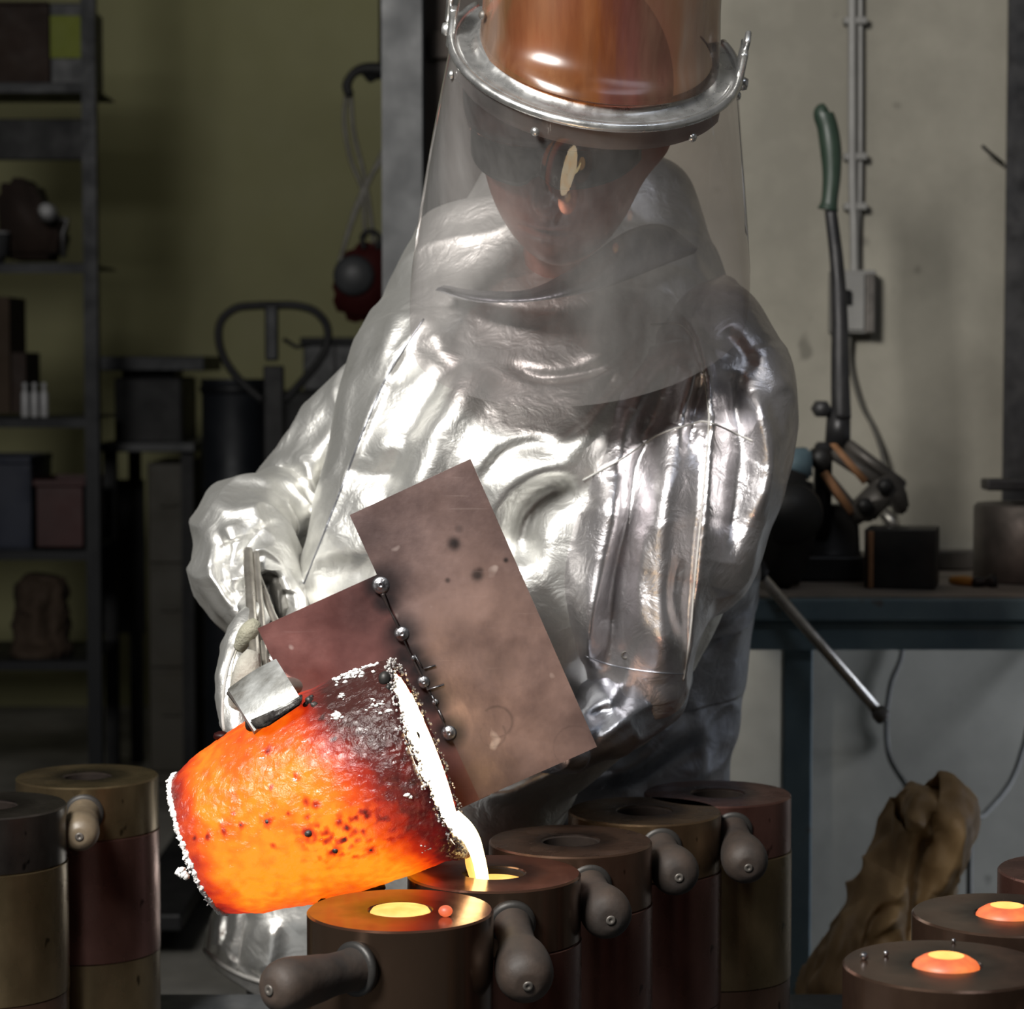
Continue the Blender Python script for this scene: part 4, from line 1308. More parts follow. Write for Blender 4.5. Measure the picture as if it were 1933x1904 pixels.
# --- near sleeve with its cape flap (picture right)
S_rows = [(y, L_, R_, Y_, hd_) for y, L_, R_, Y_, hd_ in (
    (560, 1330, 1392, 3.44, 0.05), (610, 1265, 1425, 3.41, 0.09), (680, 1215, 1474, 3.37, 0.115), (730, 1180, 1503, 3.35, 0.125), (800, 1140, 1500, 3.325, 0.135), (860, 1105, 1488, 3.315, 0.14), (930, 1065, 1462, 3.30, 0.14),
    (1010, 1030, 1440, 3.29, 0.14), (1090, 1020, 1400, 3.28, 0.13), (1160, 1050, 1350, 3.27, 0.12), (1225, 1088, 1318, 3.275, 0.11), (1250, 1097, 1308, 3.282, 0.107), (1268, 1098, 1300, 3.29, 0.105))]
sr = [((a + b) / 2, y, Y_, (b - a) / 2, hd) for y, a, b, Y_, hd in S_rows]
sstrokes = [
    ([(1225, 560), (1290, 600), (1325, 670), (1338, 760), (1340, 810), (1328, 950), (1315, 1080), (1305, 1200), (1292, 1300)], 18, 0.018, 'L'),
    ([(1275, 690), (1220, 830), (1190, 960), (1165, 1100), (1150, 1290)], 30, -0.040),
    ([(1270, 840), (1252, 960), (1245, 1080), (1252, 1200), (1258, 1290)], 36, 0.026),
    ([(1175, 900), (1165, 980), (1140, 1070), (1120, 1150), (1104, 1250)], 46, 0.034, 'R'),
    ([(1100, 905), (1180, 860), (1240, 820), (1300, 800), (1340, 795), (1400, 815)], 10, 0.006),
    ([(1010, 1060), (1045, 1130), (1075, 1190), (1098, 1240)], 18, -0.020),
    ([(1110, 925), (1055, 975), (1040, 1050)], 26, -0.030),
    ([(1310, 680), (1290, 740), (1275, 800)], 22, 0.014),
    ([(1330, 700), (1310, 790), (1296, 860)], 12, -0.014),
    ([(1420, 740), (1448, 830), (1452, 900), (1425, 980)], 18, 0.022),
    ([(1385, 700), (1395, 820), (1390, 930), (1370, 1060)], 28, -0.036),
    ([(1440, 650), (1480, 740)], 22, 0.010),
    ([(1370, 620), (1420, 700)], 18, -0.012),
    ([(1215, 1000), (1205, 1100), (1215, 1180)], 10, 0.008),
    ([(1280, 1050), (1270, 1130), (1285, 1200)], 10, -0.008),
    ([(1360, 1130), (1345, 1200), (1330, 1250)], 10, -0.010),
]
sl = garment('sleeve', sr, M['silver_gloss'], pr_, sstrokes, 230, 240, 0.85, 0.007, 7.0, seed=3)
# stitched seams: fine thread runs laid on the cloth
from mathutils.bvhtree import BVHTree


def bvh_of(o):
    me = o.data
    og = ORG[o.name]
    return BVHTree.FromPolygons([v.co + og for v in me.vertices], [tuple(p.vertices) for p in me.polygons])


TREES = [bvh_of(sl), bvh_of(jk)]


def seam(pts, r, parent, n, mat=None, off=0.0004, trees=None):
    S = catmull(pts, n)
    out = []
    o = Vector((0, 0, CAMZ))
    for x, y in S:
        d = (P(x, y, 3) - o).normalized()
        best = None
        for t in (trees or TREES):
            h = t.ray_cast(o, d, 6)
            if h[0] is not None and (best is None or h[3] < best[1]):
                best = (h[0], h[3])
        if best: out.append(best[0] - d * off)
    if len(out) > 3:
        mesh('seam', tube(out, r, 6), mat or M['stitch'], parent)


seam([(1228, 612), (1290, 615), (1322, 670), (1336, 760), (1338, 810), (1326, 950), (1313, 1080), (1303, 1200), (1290, 1284)], 0.0016, sl, 160)
seam([(1100, 907), (1180, 862), (1240, 822), (1300, 802), (1338, 797), (1420, 832)], 0.0014, sl, 90)
seam([(800, 602), (735, 702), (690, 802), (650, 907), (612, 1005), (570, 1110)], 0.0014, jk, 120, M['silver_dark'])
seam([(1104, 1238), (1150, 1254), (1200, 1264), (1250, 1270), (1290, 1272)], 0.0010, sl, 60, M['silver_dark'])
mesh('eyelet', lathe([(0.0028, 0), (0.0036, 0.002), (0.0052, 0.002), (0.0058, 0), ], 24, TREES[0].ray_cast(Vector((0, 0, CAMZ)), (P(1180, 1236, 3) - Vector((0, 0, CAMZ))).normalized(), 6)[0], (0, -1, 0)), M['iron'], sl)

# forearm below the flap, heading behind the shield
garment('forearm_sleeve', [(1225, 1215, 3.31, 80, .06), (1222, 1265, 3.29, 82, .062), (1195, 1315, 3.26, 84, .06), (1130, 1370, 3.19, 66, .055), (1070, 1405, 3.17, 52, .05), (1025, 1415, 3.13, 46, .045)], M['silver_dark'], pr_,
        [([(1110, 1290), (1150, 1310), (1160, 1350)], 14, 0.014), ([(1270, 1310), (1200, 1340), (1130, 1400)], 12, 0.012), ([(1190, 1290), (1170, 1330), (1110, 1360)], 16, -0.014)], 90, 90, 1.0, 0.008, 12, seed=5)
# --- far arm (picture left): upper sleeve, elbow puff and open cuff
up = garment('sleeve', [(760, 690, 3.56, 70, .06), (705, 775, 3.56, 100, .09), (635, 850, 3.56, 98, .09), (575, 925, 3.55, 92, .085), (525, 985, 3.53, 75, .07)], M['silver'], pr_,
             [([(560, 850), (590, 900), (610, 960)], 16, 0.012), ([(530, 880), (560, 930), (590, 985)], 12, -0.014), ([(640, 800), (600, 860), (580, 930)], 20, 0.012)], 120, 120, 1.0, 0.010, 9, seed=8)
cuff = garment('cuff_sleeve', [(600, 935, 3.50, 40, .045), (545, 950, 3.49, 66, .07), (475, 990, 3.44, 92, .085), (466, 1060, 3.37, 98, .09), (482, 1120, 3.32, 92, .085), (502, 1170, 3.27, 68, .07), (508, 1196, 3.25, 50, .055)], M['silver'], pr_,
               [([(486, 1085), (497, 1130), (505, 1185)], 40, -0.085), ([(540, 1120), (545, 1160)], 20, -0.03), ([(455, 1065), (478, 1038), (520, 1045), (555, 1080), (572, 1130), (560, 1170)], 10, 0.016), ([(540, 985), (490, 1005), (455, 1045), (440, 1080)], 11, -0.012),
                ([(400, 960), (450, 960), (520, 945)], 16, 0.012), ([(430, 990), (440, 1020)], 18, 0.012), ([(395, 1000), (400, 1080), (425, 1150)], 14, 0.010), ([(420, 1010), (422, 1090), (440, 1150)], 12, -0.012)], 200, 160, 0.85, 0.011, 12, seed=11)
garment('cuff_shade_patch', [(500, 1052, 3.345, 22, .045), (502, 1075, 3.335, 42, .055), (506, 1120, 3.325, 52, .062), (512, 1170, 3.30, 50, .058), (515, 1212, 3.29, 34, .05)], M['cuff_dark'], pr_,  # dark smoky patch imitating the shade within the cuff opening
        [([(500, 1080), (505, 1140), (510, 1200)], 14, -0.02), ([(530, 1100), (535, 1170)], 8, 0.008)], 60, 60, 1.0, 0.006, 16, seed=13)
mesh('snap_button', lathe([(0, 0.006), (0.006, 0.0055), (0.009, 0.003), (0.0095, 0), (0.0095, -0.006), (0, -0.006)], 28, P(596, 962, 3.41), (0.1, -1, 0.1)), M['alu'], up)

# --- gloves
gv = thing_parent = None


def glove(palm_rows, fingers, thumb, label_extra=None, cuffrows=None):
    g = garment('glove', palm_rows, M['silver'], pr_, [], 60, 60, 0.9, 0.004, 22, seed=2)
    for pts, r in fingers:
        mesh('finger', tube(pts, [r * 0.95, r, r * 1.02, r * 0.98, r * 0.9, r * 0.6], 16, 30), M['silver'], g)
    mesh('thumb', tube(thumb, [0.014, 0.0155, 0.0165, 0.0155, 0.009], 18, 30), M['suede'], g)
    return g


fing = []
for k in range(4):
    y = 1196 + 40 * k
    x = 440 + [14, 4, 0, 4][k]
    fing.append(([P(x + 8, y + 4, 3.10), P(x + 40, y + 8, 3.14), P(x + 80, y + 12, 3.12), P(x + 92, y + 14, 3.07), P(x + 78, y + 12, 3.035), P(x + 52, y + 10, 3.03)], 0.0125 - 0.0006 * k))
gl_ = glove([(494, 1110, 3.36, 24, .02), (488, 1140, 3.27, 26, .024), (477, 1165, 3.16, 24, .026), (462, 1190, 3.10, 28, .026), (448, 1240, 3.08, 33, .03), (440, 1300, 3.05, 34, .03), (446, 1350, 3.02, 32, .028), (462, 1395, 3.0, 26, .022)],
            fing, [P(450, 1350, 3.03), P(454, 1315, 3.00), P(462, 1280, 2.985), P(470, 1252, 2.985), P(478, 1230, 2.99)])
seam([(468, 1180), (440, 1230), (424, 1290), (420, 1350), (424, 1384)], 0.0022, gl_, 40, None, 0.0, [bvh_of(gl_)])
seam([(474, 1160), (456, 1200), (440, 1250), (434, 1310)], 0.0012, gl_, 40, M['suede'], 0.0, [bvh_of(gl_)])
# knit lining seen in the open palm
mesh('lining', tube([P(452, 1222, 3.055), P(462, 1203, 3.045), P(474, 1186, 3.04), P(484, 1174, 3.045)], [0.008, 0.0115, 0.0115, 0.008], 14, 20), M['knit'], gl_)
fing = []
for k in range(4):
    y = 1372 + 15 * k
    fing.append(([P(1030, y, 3.13), P(1010, y - 8, 3.10), P(985, y - 10, 3.085), P(970, y - 4, 3.10), P(975, y + 4, 3.12), P(990, y + 6, 3.125)], 0.0115))
glove([(1075, 1398, 3.14, 26, .03), (1050, 1402, 3.13, 34, .032), (1020, 1402, 3.12, 34, .03), (1000, 1400, 3.12, 24, .022)], fing, [P(1040, 1372, 3.08), P(1025, 1355, 3.065), P(1005, 1345, 3.06), P(990, 1345, 3.065), P(980, 1348, 3.075)])

# --- trousers / leggings and boots
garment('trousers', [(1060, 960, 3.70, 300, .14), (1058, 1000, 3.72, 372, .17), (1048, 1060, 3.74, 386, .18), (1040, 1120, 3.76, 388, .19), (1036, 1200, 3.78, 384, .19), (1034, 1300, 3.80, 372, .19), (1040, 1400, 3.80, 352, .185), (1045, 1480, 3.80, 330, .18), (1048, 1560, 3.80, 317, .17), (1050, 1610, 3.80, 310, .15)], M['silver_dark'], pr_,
        [([(1440, 1060), (1380, 1120), (1335, 1180)], 22, 0.03), ([(1420, 1130), (1370, 1190), (1330, 1240)], 16, -0.02), ([(1110, 1460), (1200, 1440), (1290, 1340)], 26, 0.02), ([(1180, 1500), (1260, 1450), (1340, 1400)], 26, -0.014), ([(920, 1540), (1000, 1530), (1080, 1560)], 18, 0.014), ([(1300, 1300), (1330, 1400), (1320, 1500)], 20, 0.012)], 120, 160, 0.85, 0.008, 8, seed=14)
lg = garment('legging', [(800, 1540, 3.82, 170, .12), (700, 1620, 3.82, 165, .12), (610, 1690, 3.83, 155, .12), (545, 1745, 3.84, 140, .12), (505, 1790, 3.85, 125, .115), (478, 1836, 3.85, 108, .108)], M['silver'], pr_,
             [([(400, 1710), (405, 1770), (400, 1800)], 14, 0.012), ([(470, 1720), (455, 1780), (450, 1830)], 12, -0.012), ([(520, 1740), (510, 1800), (500, 1840)], 14, 0.014), ([(430, 1700), (425, 1780)], 10, -0.010)], 120, 120, 0.85, 0.006, 12, seed=17)
seam([(383, 1790), (420, 1822), (470, 1846), (530, 1862), (570, 1870)], 0.0035, lg, 60, None, 0.001, [bvh_of(lg)])
seam([(400, 1718), (396, 1760), (392, 1790)], 0.0015, lg, 20, None, 0.0, [bvh_of(lg)])
seam([(462, 1722), (455, 1780), (448, 1830)], 0.0015, lg, 20, None, 0.0, [bvh_of(lg)])
garment('legging', [(1190, 1540, 3.82, 160, .12), (1190, 1700, 3.80, 140, .11), (1195, 1850, 3.80, 120, .10), (1200, 1960, 3.82, 115, .10)], M['silver'], pr_, [], 80, 80, 0.9, 0.008, 9, seed=19)
for x_, y_ in ((-0.38, 3.93), (0.215, 3.84)):
    prof = [(0.0, 0.0), (0.062, 0.0), (0.066, 0.02), (0.060, 0.06), (0.058, 0.14), (0.064, 0.26), (0.068, 0.42), (0.060, 0.425), (0.0, 0.425)]
    bt = mesh('boot', join(lathe([(a, b + 0.001) for a, b in prof], 32, (x_, y_ + 0.02, 0)), tube([(x_, y_ + 0.03, 0.055), (x_, y_ - 0.06, 0.05), (x_ - 0.005, y_ - 0.14, 0.042), (x_ - 0.005, y_ - 0.20, 0.036)], [0.052, 0.05, 0.046, 0.022], 18, 24)), M['boot'], pr_)

# ------------------------------------------------------------------ workbench on the right
bx0 = P(1405, 1150, 4.4).x
BZ = P(1650, 1131, 4.4).z
wb = thing('workbench', ((bx0 + 2.2) / 2, 4.85, 0), 'worn blue steel workbench against the cream wall', 'workbench')
mesh('bench_top', box(((bx0 + 2.6) / 2, 4.85, BZ - 0.02), (2.6 - bx0, 0.90, 0.04), bev=0.004), M['bench_blue'], wb, smooth=False)
mesh('top_dust', box(((bx0 + 2.6) / 2, 4.86, BZ + 0.0012), (2.6 - bx0 - 0.02, 0.86, 0.003), bev=0.001), M['bench_top'], wb, smooth=False)
mesh('apron_rail', join(box(((bx0 + 2.6) / 2, 4.425, BZ - 0.072), (2.6 - bx0, 0.006, 0.05), bev=0.001), box(((bx0 + 2.6) / 2, 4.45, BZ - 0.045), (2.6 - bx0, 0.05, 0.006))), M['bench_blue'], wb, smooth=False)
lx = P(1503, 1400, 4.47).x
for x_, y_ in ((lx, 4.47), (lx * 5.24 / 4.47, 5.24), (2.3, 4.47), (2.3, 5.24)):
    mesh('leg', box((x_, y_, (BZ - 0.045) / 2), (0.055, 0.05, BZ - 0.045), bev=0.004), M['bench_blue'], wb, smooth=False)

# lever shear standing on the bench: handle, links, body
ls = thing('lever_shear', P(1560, 1118, 4.75), 'iron bench shear with an upright lever and dark green grip', 'shear')
grip = [(1558, 213), (1566, 240), (1572, 280), (1574, 330), (1570, 378), (1567, 396)]
mesh('grip', tube([P(1562, 207, 4.75)] + [P(x - 4, y, 4.75) for x, y in grip], [0.010, 0.0195, 0.021, 0.0215, 0.0185, 0.0165, 0.021], 20, 50), M['green_grip'], ls)
mesh('lever', tube([P(1568, 396, 4.75), P(1580, 500, 4.75), P(1585, 600, 4.75), P(1586, 700, 4.75), P(1588, 790, 4.75)], [0.0125, 0.014, 0.0165, 0.0185, 0.020], 16, 40), M['steel_dark'], ls)
mesh('lever_socket', slab([P(1566, 770, 4.735), P(1606, 765, 4.735), P(1606, 850, 4.735), P(1560, 850, 4.735)], 0.04, 0.004), M['steel_dark'], ls)
mesh('pivot_bolt', lathe([(0, 0), (0.018, 0), (0.018, 0.05), (0, 0.05)], 6, P(1553, 772, 4.73), (0, 1, 0)), M['steel_dark'], ls)
mesh('link', slab([P(1542, 835, 4.72), P(1572, 835, 4.72), P(1570, 1010, 4.72), P(1536, 1010, 4.72)], 0.04, 0.004), M['steel_dark'], ls)
mesh('pivot_bolt', lathe([(0, 0), (0.022, 0), (0.022, 0.06), (0, 0.06)], 24, P(1551, 866, 4.70), (0, 1, 0)), M['iron_dark'], ls)
for A, B, wpx in (((1572, 852), (1685, 925), 14), ((1600, 838), (1708, 920), 12), ((1560, 900), (1630, 985), 12)):
    a, b_ = Vector((*A, 0)), Vector((*B, 0))
    d = (b_ - a).normalized(); nrm = Vector((-d.y, d.x, 0)) * wpx
    pts = [a + nrm, b_ + nrm, b_ - nrm, a - nrm]
    mesh('link_arm', slab([P(p.x, p.y, 4.70) for p in pts], 0.03, 0.004), M['iron'], ls)
mesh('rusty_link', slab([P(1566, 838, 4.695), P(1578, 836, 4.695), P(1640, 905, 4.695), P(1630, 915, 4.695)], 0.01, 0.001), M['rust'], ls)
mesh('rusty_link', slab([P(1548, 895, 4.695), P(1562, 888, 4.695), P(1616, 965, 4.695), P(1604, 972, 4.695)], 0.01, 0.001), M['rust'], ls)
mesh('jaw_plate', slab([P(1655, 905, 4.685), P(1690, 890, 4.685), P(1712, 925, 4.685), P(1718, 960, 4.685), P(1700, 975, 4.685), P(1682, 950, 4.685), P(1650, 985, 4.685), P(1618, 985, 4.685), P(1610, 950, 4.685)], 0.035, 0.005), M['iron'], ls)
for x_, y_ in ((1672, 918), (1633, 955)):
    mesh('pivot_bolt', lathe([(0, 0), (0.017, 0), (0.017, 0.012), (0, 0.012)], 6, P(x_, y_, 4.672), (0, 1, 0)), M['iron_dark'], ls)
mesh('blade', tube([P(1668, 968, 4.69), P(1690, 992, 4.69), P(1700, 1012, 4.69)], [0.012, 0.011, 0.007], 10), M['rod'], ls)
mesh('frame', slab([P(1530, 955, 4.74), P(1600, 955, 4.74), P(1622, 985, 4.74), P(1625, 1050, 4.74), P(1640, 1060, 4.74), P(1640, 1086, 4.74), P(1500, 1092, 4.74), P(1500, 1070, 4.74), P(1528, 1065, 4.74)], 0.10, 0.006), M['iron_dark'], ls)
mesh('foot', box((P(1560, 1098, 4.80).x, 4.80, BZ + 0.0285), (0.17, 0.16, 0.05), bev=0.005), M['iron_dark'], ls, smooth=False)
# bench vise beside the worker's elbow, with its long tommy bar
vs = thing('bench_vise', P(1470, 1118, 4.6), 'dark cast vise on the bench behind the worker, steel bar slanting down', 'vise')
mesh('body', join(slab([P(1438, 900, 4.56), P(1480, 880, 4.56), P(1535, 900, 4.56), P(1545, 1000, 4.56), P(1520, 1090, 4.56), P(1500, 1115, 4.56), P(1440, 1115, 4.56)], 0.14, 0.012),
     lathe([(0, -0.02), (0.055, -0.02), (0.06, 0.0), (0.055, 0.02), (0, 0.02)], 32, P(1495, 970, 4.55), (0, 1, 0))), M['iron_dark'], vs)
mesh('jaw', slab([P(1462, 850, 4.6), P(1532, 846, 4.6), P(1535, 905, 4.6), P(1460, 905, 4.6)], 0.08, 0.006), M['bench_blue'], vs)
mesh('anvil_horn', lathe([(0, 0), (0.012, 0.0), (0.022, 0.05), (0.022, 0.055), (0, 0.055)], 20, P(1485, 852, 4.62), (0, 0, 1)), M['iron_dark'], vs)
mesh('tommy_bar', tube([P(1420, 1065, 4.40), P(1430, 1080, 4.40), P(1660, 1345, 4.32)], 0.0105, 16), M['rod'], vs)
mesh('bar_knob', lathe([(0, -0.004), (0.012, -0.002), (0.0155, 0.006), (0.0155, 0.018), (0.011, 0.024), (0, 0.025)], 24, P(1655, 1340, 4.322), P(1660, 1345, 4.32) - P(1430, 1080, 4.40)), M['iron'], vs)
mesh('screw_head', lathe([(0, 0), (0.02, 0), (0.022, 0.03), (0.018, 0.10), (0, 0.11)], 24, P(1430, 1078, 4.38), (0, 1, 0.0)), M['iron_dark'], vs)
# steel block
sb = thing('steel_block', P(1710, 1118, 4.62), 'square dark steel block standing on the bench under the shear jaws', 'block')
mesh('block', box((P(1703, 1060, 4.62).x, 4.62, BZ + 0.061), (0.135, 0.11, 0.115), Matrix.Rotation(math.radians(-14), 3, 'Z'), 0.003), M['iron_dark'], sb, smooth=False)
mesh('edge_plate', box((P(1640, 1062, 4.60).x, 4.60, BZ + 0.059), (0.010, 0.06, 0.11), bev=0.002), M['rust'], sb, smooth=False)
sb.location.z = sb.location.z
# round weight with a flat plate on it
cyl = P(1935, 1100, 4.75)
rw = thing('round_weight', (cyl.x, cyl.y, BZ), 'thick round iron weight at the right end of the bench', 'weight')
mesh('drum', lathe([(0, BZ + 0.003), (0.100, BZ + 0.003), (0.103, BZ + 0.006), (0.103, BZ + 0.150), (0.098, BZ + 0.157), (0.03, BZ + 0.157), (0.03, BZ + 0.145), (0, BZ + 0.145)], 64, (cyl.x, cyl.y, 0)), M['iron'], rw, auto=40)
mesh('post', lathe([(0.022, BZ + 0.145), (0.022, BZ + 0.185), (0, BZ + 0.185)], 24, (cyl.x + 0.02, cyl.y, 0)), M['iron_dark'], rw, auto=40)
mesh('cross_plate', box((cyl.x + 0.03, cyl.y, BZ + 0.195), (0.23, 0.07, 0.022), bev=0.004), M['steel_dark'], rw, smooth=False)
# small hammer
hm = thing('hammer', P(1835, 1112, 4.6), 'small hammer with an amber handle lying beside the round weight', 'hammer')
mesh('handle', tube([P(1795, 1094, 4.66), P(1820, 1096, 4.64), P(1848, 1099, 4.62)], [0.008, 0.0105, 0.008], 14, 16), mat_noise('amber_varnish', (0.28, 0.13, 0.02), (0.4, 0.2, 0.04), 10, (0.3, 0.5)), hm)
mesh('head', lathe([(0, -0.024), (0.010, -0.022), (0.0125, -0.012), (0.009, -0.004), (0.009, 0.006), (0.0135, 0.012), (0.0135, 0.024), (0, 0.026)], 24, P(1858, 1098, 4.61), (1, -0.3, 0.1)), M['iron_dark'], hm)
# flat steel strip lying at the wall
tag(mesh('steel_bar', box((P(1795, 1068, 5.0).x, 5.0, BZ + 0.024), (0.30, 0.05, 0.04), bev=0.003), M['iron'], None, False), 'flat grey steel bar lying on the bench behind the hammer', 'bar')

# conduit, switch box, cables on the wall
wy = WY
cd = thing('conduit', P(1616, 500, wy - 0.03), 'grey conduit running down the cream wall to the switch box', 'pipe')
mesh('pipe', tube([P(1609, -300, wy - 0.03), P(1609, 300, wy - 0.03), P(1612, 420, wy - 0.03), P(1613, 520, wy - 0.03)], 0.0105, 14, 30), M['box_grey'], cd)
mesh('cable', tube([P(1624, -300, wy - 0.02), P(1624, 300, wy - 0.02), P(1620, 420, wy - 0.02), P(1618, 520, wy - 0.02)], 0.006, 10, 30), M['box_grey'], cd)
for y_ in (40, 296, 390):
    mesh('saddle', box(P(1614, y_, wy - 0.02), (0.05, 0.035, 0.016), bev=0.003), M['box_grey'], cd, smooth=False)
sbx = thing('switch_box', P(1610, 630, wy), 'grey metal switch box on the wall behind the lever', 'box')
mesh('case', box(P(1608, 570, wy - 0.03), (0.098, 0.06, 0.14), bev=0.004), M['box_grey'], sbx, smooth=False)
mesh('cover', box(P(1604, 570, wy - 0.064), (0.066, 0.008, 0.125), bev=0.003), M['box_grey'], sbx, smooth=False)
mesh('lid_flange', box(P(1642, 572, wy - 0.062), (0.020, 0.012, 0.13), bev=0.002), M['iron'], sbx, smooth=False)
mesh('toggle', box(P(1600, 560, wy - 0.075), (0.012, 0.02, 0.03), bev=0.002), M['black'], sbx, smooth=False)
tag(mesh('power_cable', tube([P(1604, 630, wy - 0.03), P(1606, 690, wy - 0.02), P(1625, 760, wy - 0.02), P(1650, 810, wy - 0.02), P(1668, 870, wy - 0.05), P(1672, 950, wy - 0.06), P(1670, 1040, wy - 0.08)], 0.0055, 10, 60), M['cord']), 'dark cable hanging from the switch box to the bench', 'cable', None)
tag(mesh('power_cable', tube([P(1705, 1160, wy - 0.02), P(1702, 1235, wy - 0.02), P(1682, 1290, wy - 0.02), P(1673, 1360, wy - 0.02), P(1680, 1430, wy - 0.03), P(1718, 1495, wy - 0.2), P(1735, 1540, wy - 0.35), P(1750, 1700, wy - 0.4), P(1760, 1950, wy - 0.4), P(1770, 2040, wy - 0.4)], 0.006, 10, 90), M['cord']), 'dark cable dropping under the bench to the tan leather', 'cable')
tag(mesh('power_cable', tube([P(2010, 1180, wy - 0.02), P(1960, 1300, wy - 0.05), P(1932, 1410, wy - 0.1), P(1905, 1480, wy - 0.2), P(1860, 1535, wy - 0.35), P(1835, 1560, wy - 0.45), P(1830, 1700, wy - 0.45), P(1835, 2040, wy - 0.45)], 0.0065, 10, 90), M['cord']), 'thick dark cable curving behind the right edge of the leather', 'cable')
tag(mesh('wall_hook', tube([P(1893, 308, wy - 0.03), P(1870, 290, wy - 0.05), P(1855, 276, wy - 0.07)], 0.004, 10), M['iron_dark']), 'short bent iron hook beside the dark post on the cream wall', 'hook')

# leather apron slumped over a stand in front of the bench
YL = 4.05


def leather():
    # rows from the tip down: left px, right px at each y
    rows = [(1484, 1722, 1742), (1500, 1706, 1760), (1522, 1690, 1790), (1532, 1684, 1842), (1560, 1672, 1838), (1610, 1652, 1822), (1660, 1632, 1806), (1710, 1606, 1775), (1760, 1575, 1735), (1810, 1548, 1722), (1860, 1520, 1730), (1910, 1497, 1750), (1980, 1470, 1790), (2060, 1440, 1830), (2140, 1425, 1850), (2230, 1400, 1880)]
    rr = [((a + b) / 2, y, YL + 0.02 * math.sin(y * 0.02), (b - a) / 2, 0.055 + 0.06 * (y - 1484) / 700) for y, a, b in rows]
    return rr


la = garment('leather_apron', leather(), M['leather'], None, [
    ([(1730, 1500), (1712, 1600), (1690, 1700), (1640, 1850)], 16, 0.030), ([(1765, 1530), (1740, 1640), (1725, 1720), (1720, 1800)], 14, -0.035), ([(1820, 1540), (1800, 1620), (1770, 1690)], 16, 0.025),
    ([(1700, 1700), (1660, 1730), (1640, 1790), (1690, 1740)], 10, -0.03), ([(1715, 1790), (1690, 1830), (1640, 1860)], 12, 0.02), ([(1660, 1570), (1640, 1680), (1600, 1780), (1560, 1880)], 18, -0.02), ([(1600, 1760), (1560, 1860), (1520, 1930)], 14, 0.02),
    ([(1690, 1520), (1740, 1550), (1760, 1600)], 10, 0.018), ([(1560, 1900), (1640, 1860), (1720, 1840)], 14, 0.02)], 180, 150, 0.62, 0.015, 13, seed=23)
tag(la, 'crumpled tan leather apron heaped upright in front of the bench', 'apron')

# ------------------------------------------------------------------ back room on the left: shelving and stores
YS = 7.2


def bxp(x0_, y0_, x1_, y1_, Y_, dep, bev=0.004, rot=None):
    a = P(x0_, y0_, Y_); b_ = P(x1_, y1_, Y_)
    return box(((a.x + b_.x) / 2, Y_ + dep / 2, (a.z + b_.z) / 2), (abs(b_.x - a.x), dep, abs(a.z - b_.z)), rot, bev)


sx0 = P(-330, 600, YS).x; sx1 = P(184, 600, YS).x
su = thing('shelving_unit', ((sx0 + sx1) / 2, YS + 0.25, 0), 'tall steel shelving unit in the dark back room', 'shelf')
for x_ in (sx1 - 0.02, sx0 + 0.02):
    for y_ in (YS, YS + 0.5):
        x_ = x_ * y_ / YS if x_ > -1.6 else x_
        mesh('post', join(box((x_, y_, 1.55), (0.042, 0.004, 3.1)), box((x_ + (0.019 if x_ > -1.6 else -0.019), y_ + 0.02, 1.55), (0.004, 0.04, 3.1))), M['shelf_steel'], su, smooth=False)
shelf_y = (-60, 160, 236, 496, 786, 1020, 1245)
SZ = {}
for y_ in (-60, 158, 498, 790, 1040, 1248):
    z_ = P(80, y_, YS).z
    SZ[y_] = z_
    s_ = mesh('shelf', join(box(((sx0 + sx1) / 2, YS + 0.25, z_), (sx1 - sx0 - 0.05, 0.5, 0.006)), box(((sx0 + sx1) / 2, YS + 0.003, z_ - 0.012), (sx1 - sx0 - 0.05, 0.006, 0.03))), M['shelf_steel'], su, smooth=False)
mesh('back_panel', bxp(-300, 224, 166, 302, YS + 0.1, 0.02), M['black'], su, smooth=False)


def on_shelf(name, x0_, x1_, y_top, sh, mat, label, cat, dy=0.05, dep=0.3, bev=0.006, group=None, parts=None):
    a = P(x0_, y_top, YS + dy); b_ = P(x1_, y_top, YS + dy)
    z0 = SZ[sh] + 0.0035
    h = a.z - z0
    t = thing(name, ((a.x + b_.x) / 2, YS + dy + dep / 2, z0), label, cat, group)
    mesh('carton' if 'box' in name else 'case', box(((a.x + b_.x) / 2, YS + dy + dep / 2, z0 + h / 2), (b_.x - a.x, dep, h), bev=bev), mat, t, smooth=False)
    return t, a, b_, z0, h


t, a, b_, z0, h = on_shelf('storage_box', -120, 92, 8, 158, M['card_brown'], 'dark brown carton on the upper shelf of the steel unit', 'box')
mesh('lid_flap', box(((a.x + b_.x) / 2, YS + 0.2, z0 + h + 0.004), (b_.x - a.x - 0.002, 0.31, 0.008), bev=0.002), M['card_brown'], t, smooth=False)
t, a, b_, z0, h = on_shelf('tool_case', 93, 162, 5, 158, M['grey_plastic'], 'grey case with a lime green label on the upper shelf', 'case')
mesh('label', box(((a.x + b_.x) / 2, YS + 0.046, z0 + h * 0.58), (b_.x - a.x - 0.006, 0.006, h * 0.52), bev=0.001), M['lime'], t, smooth=False)
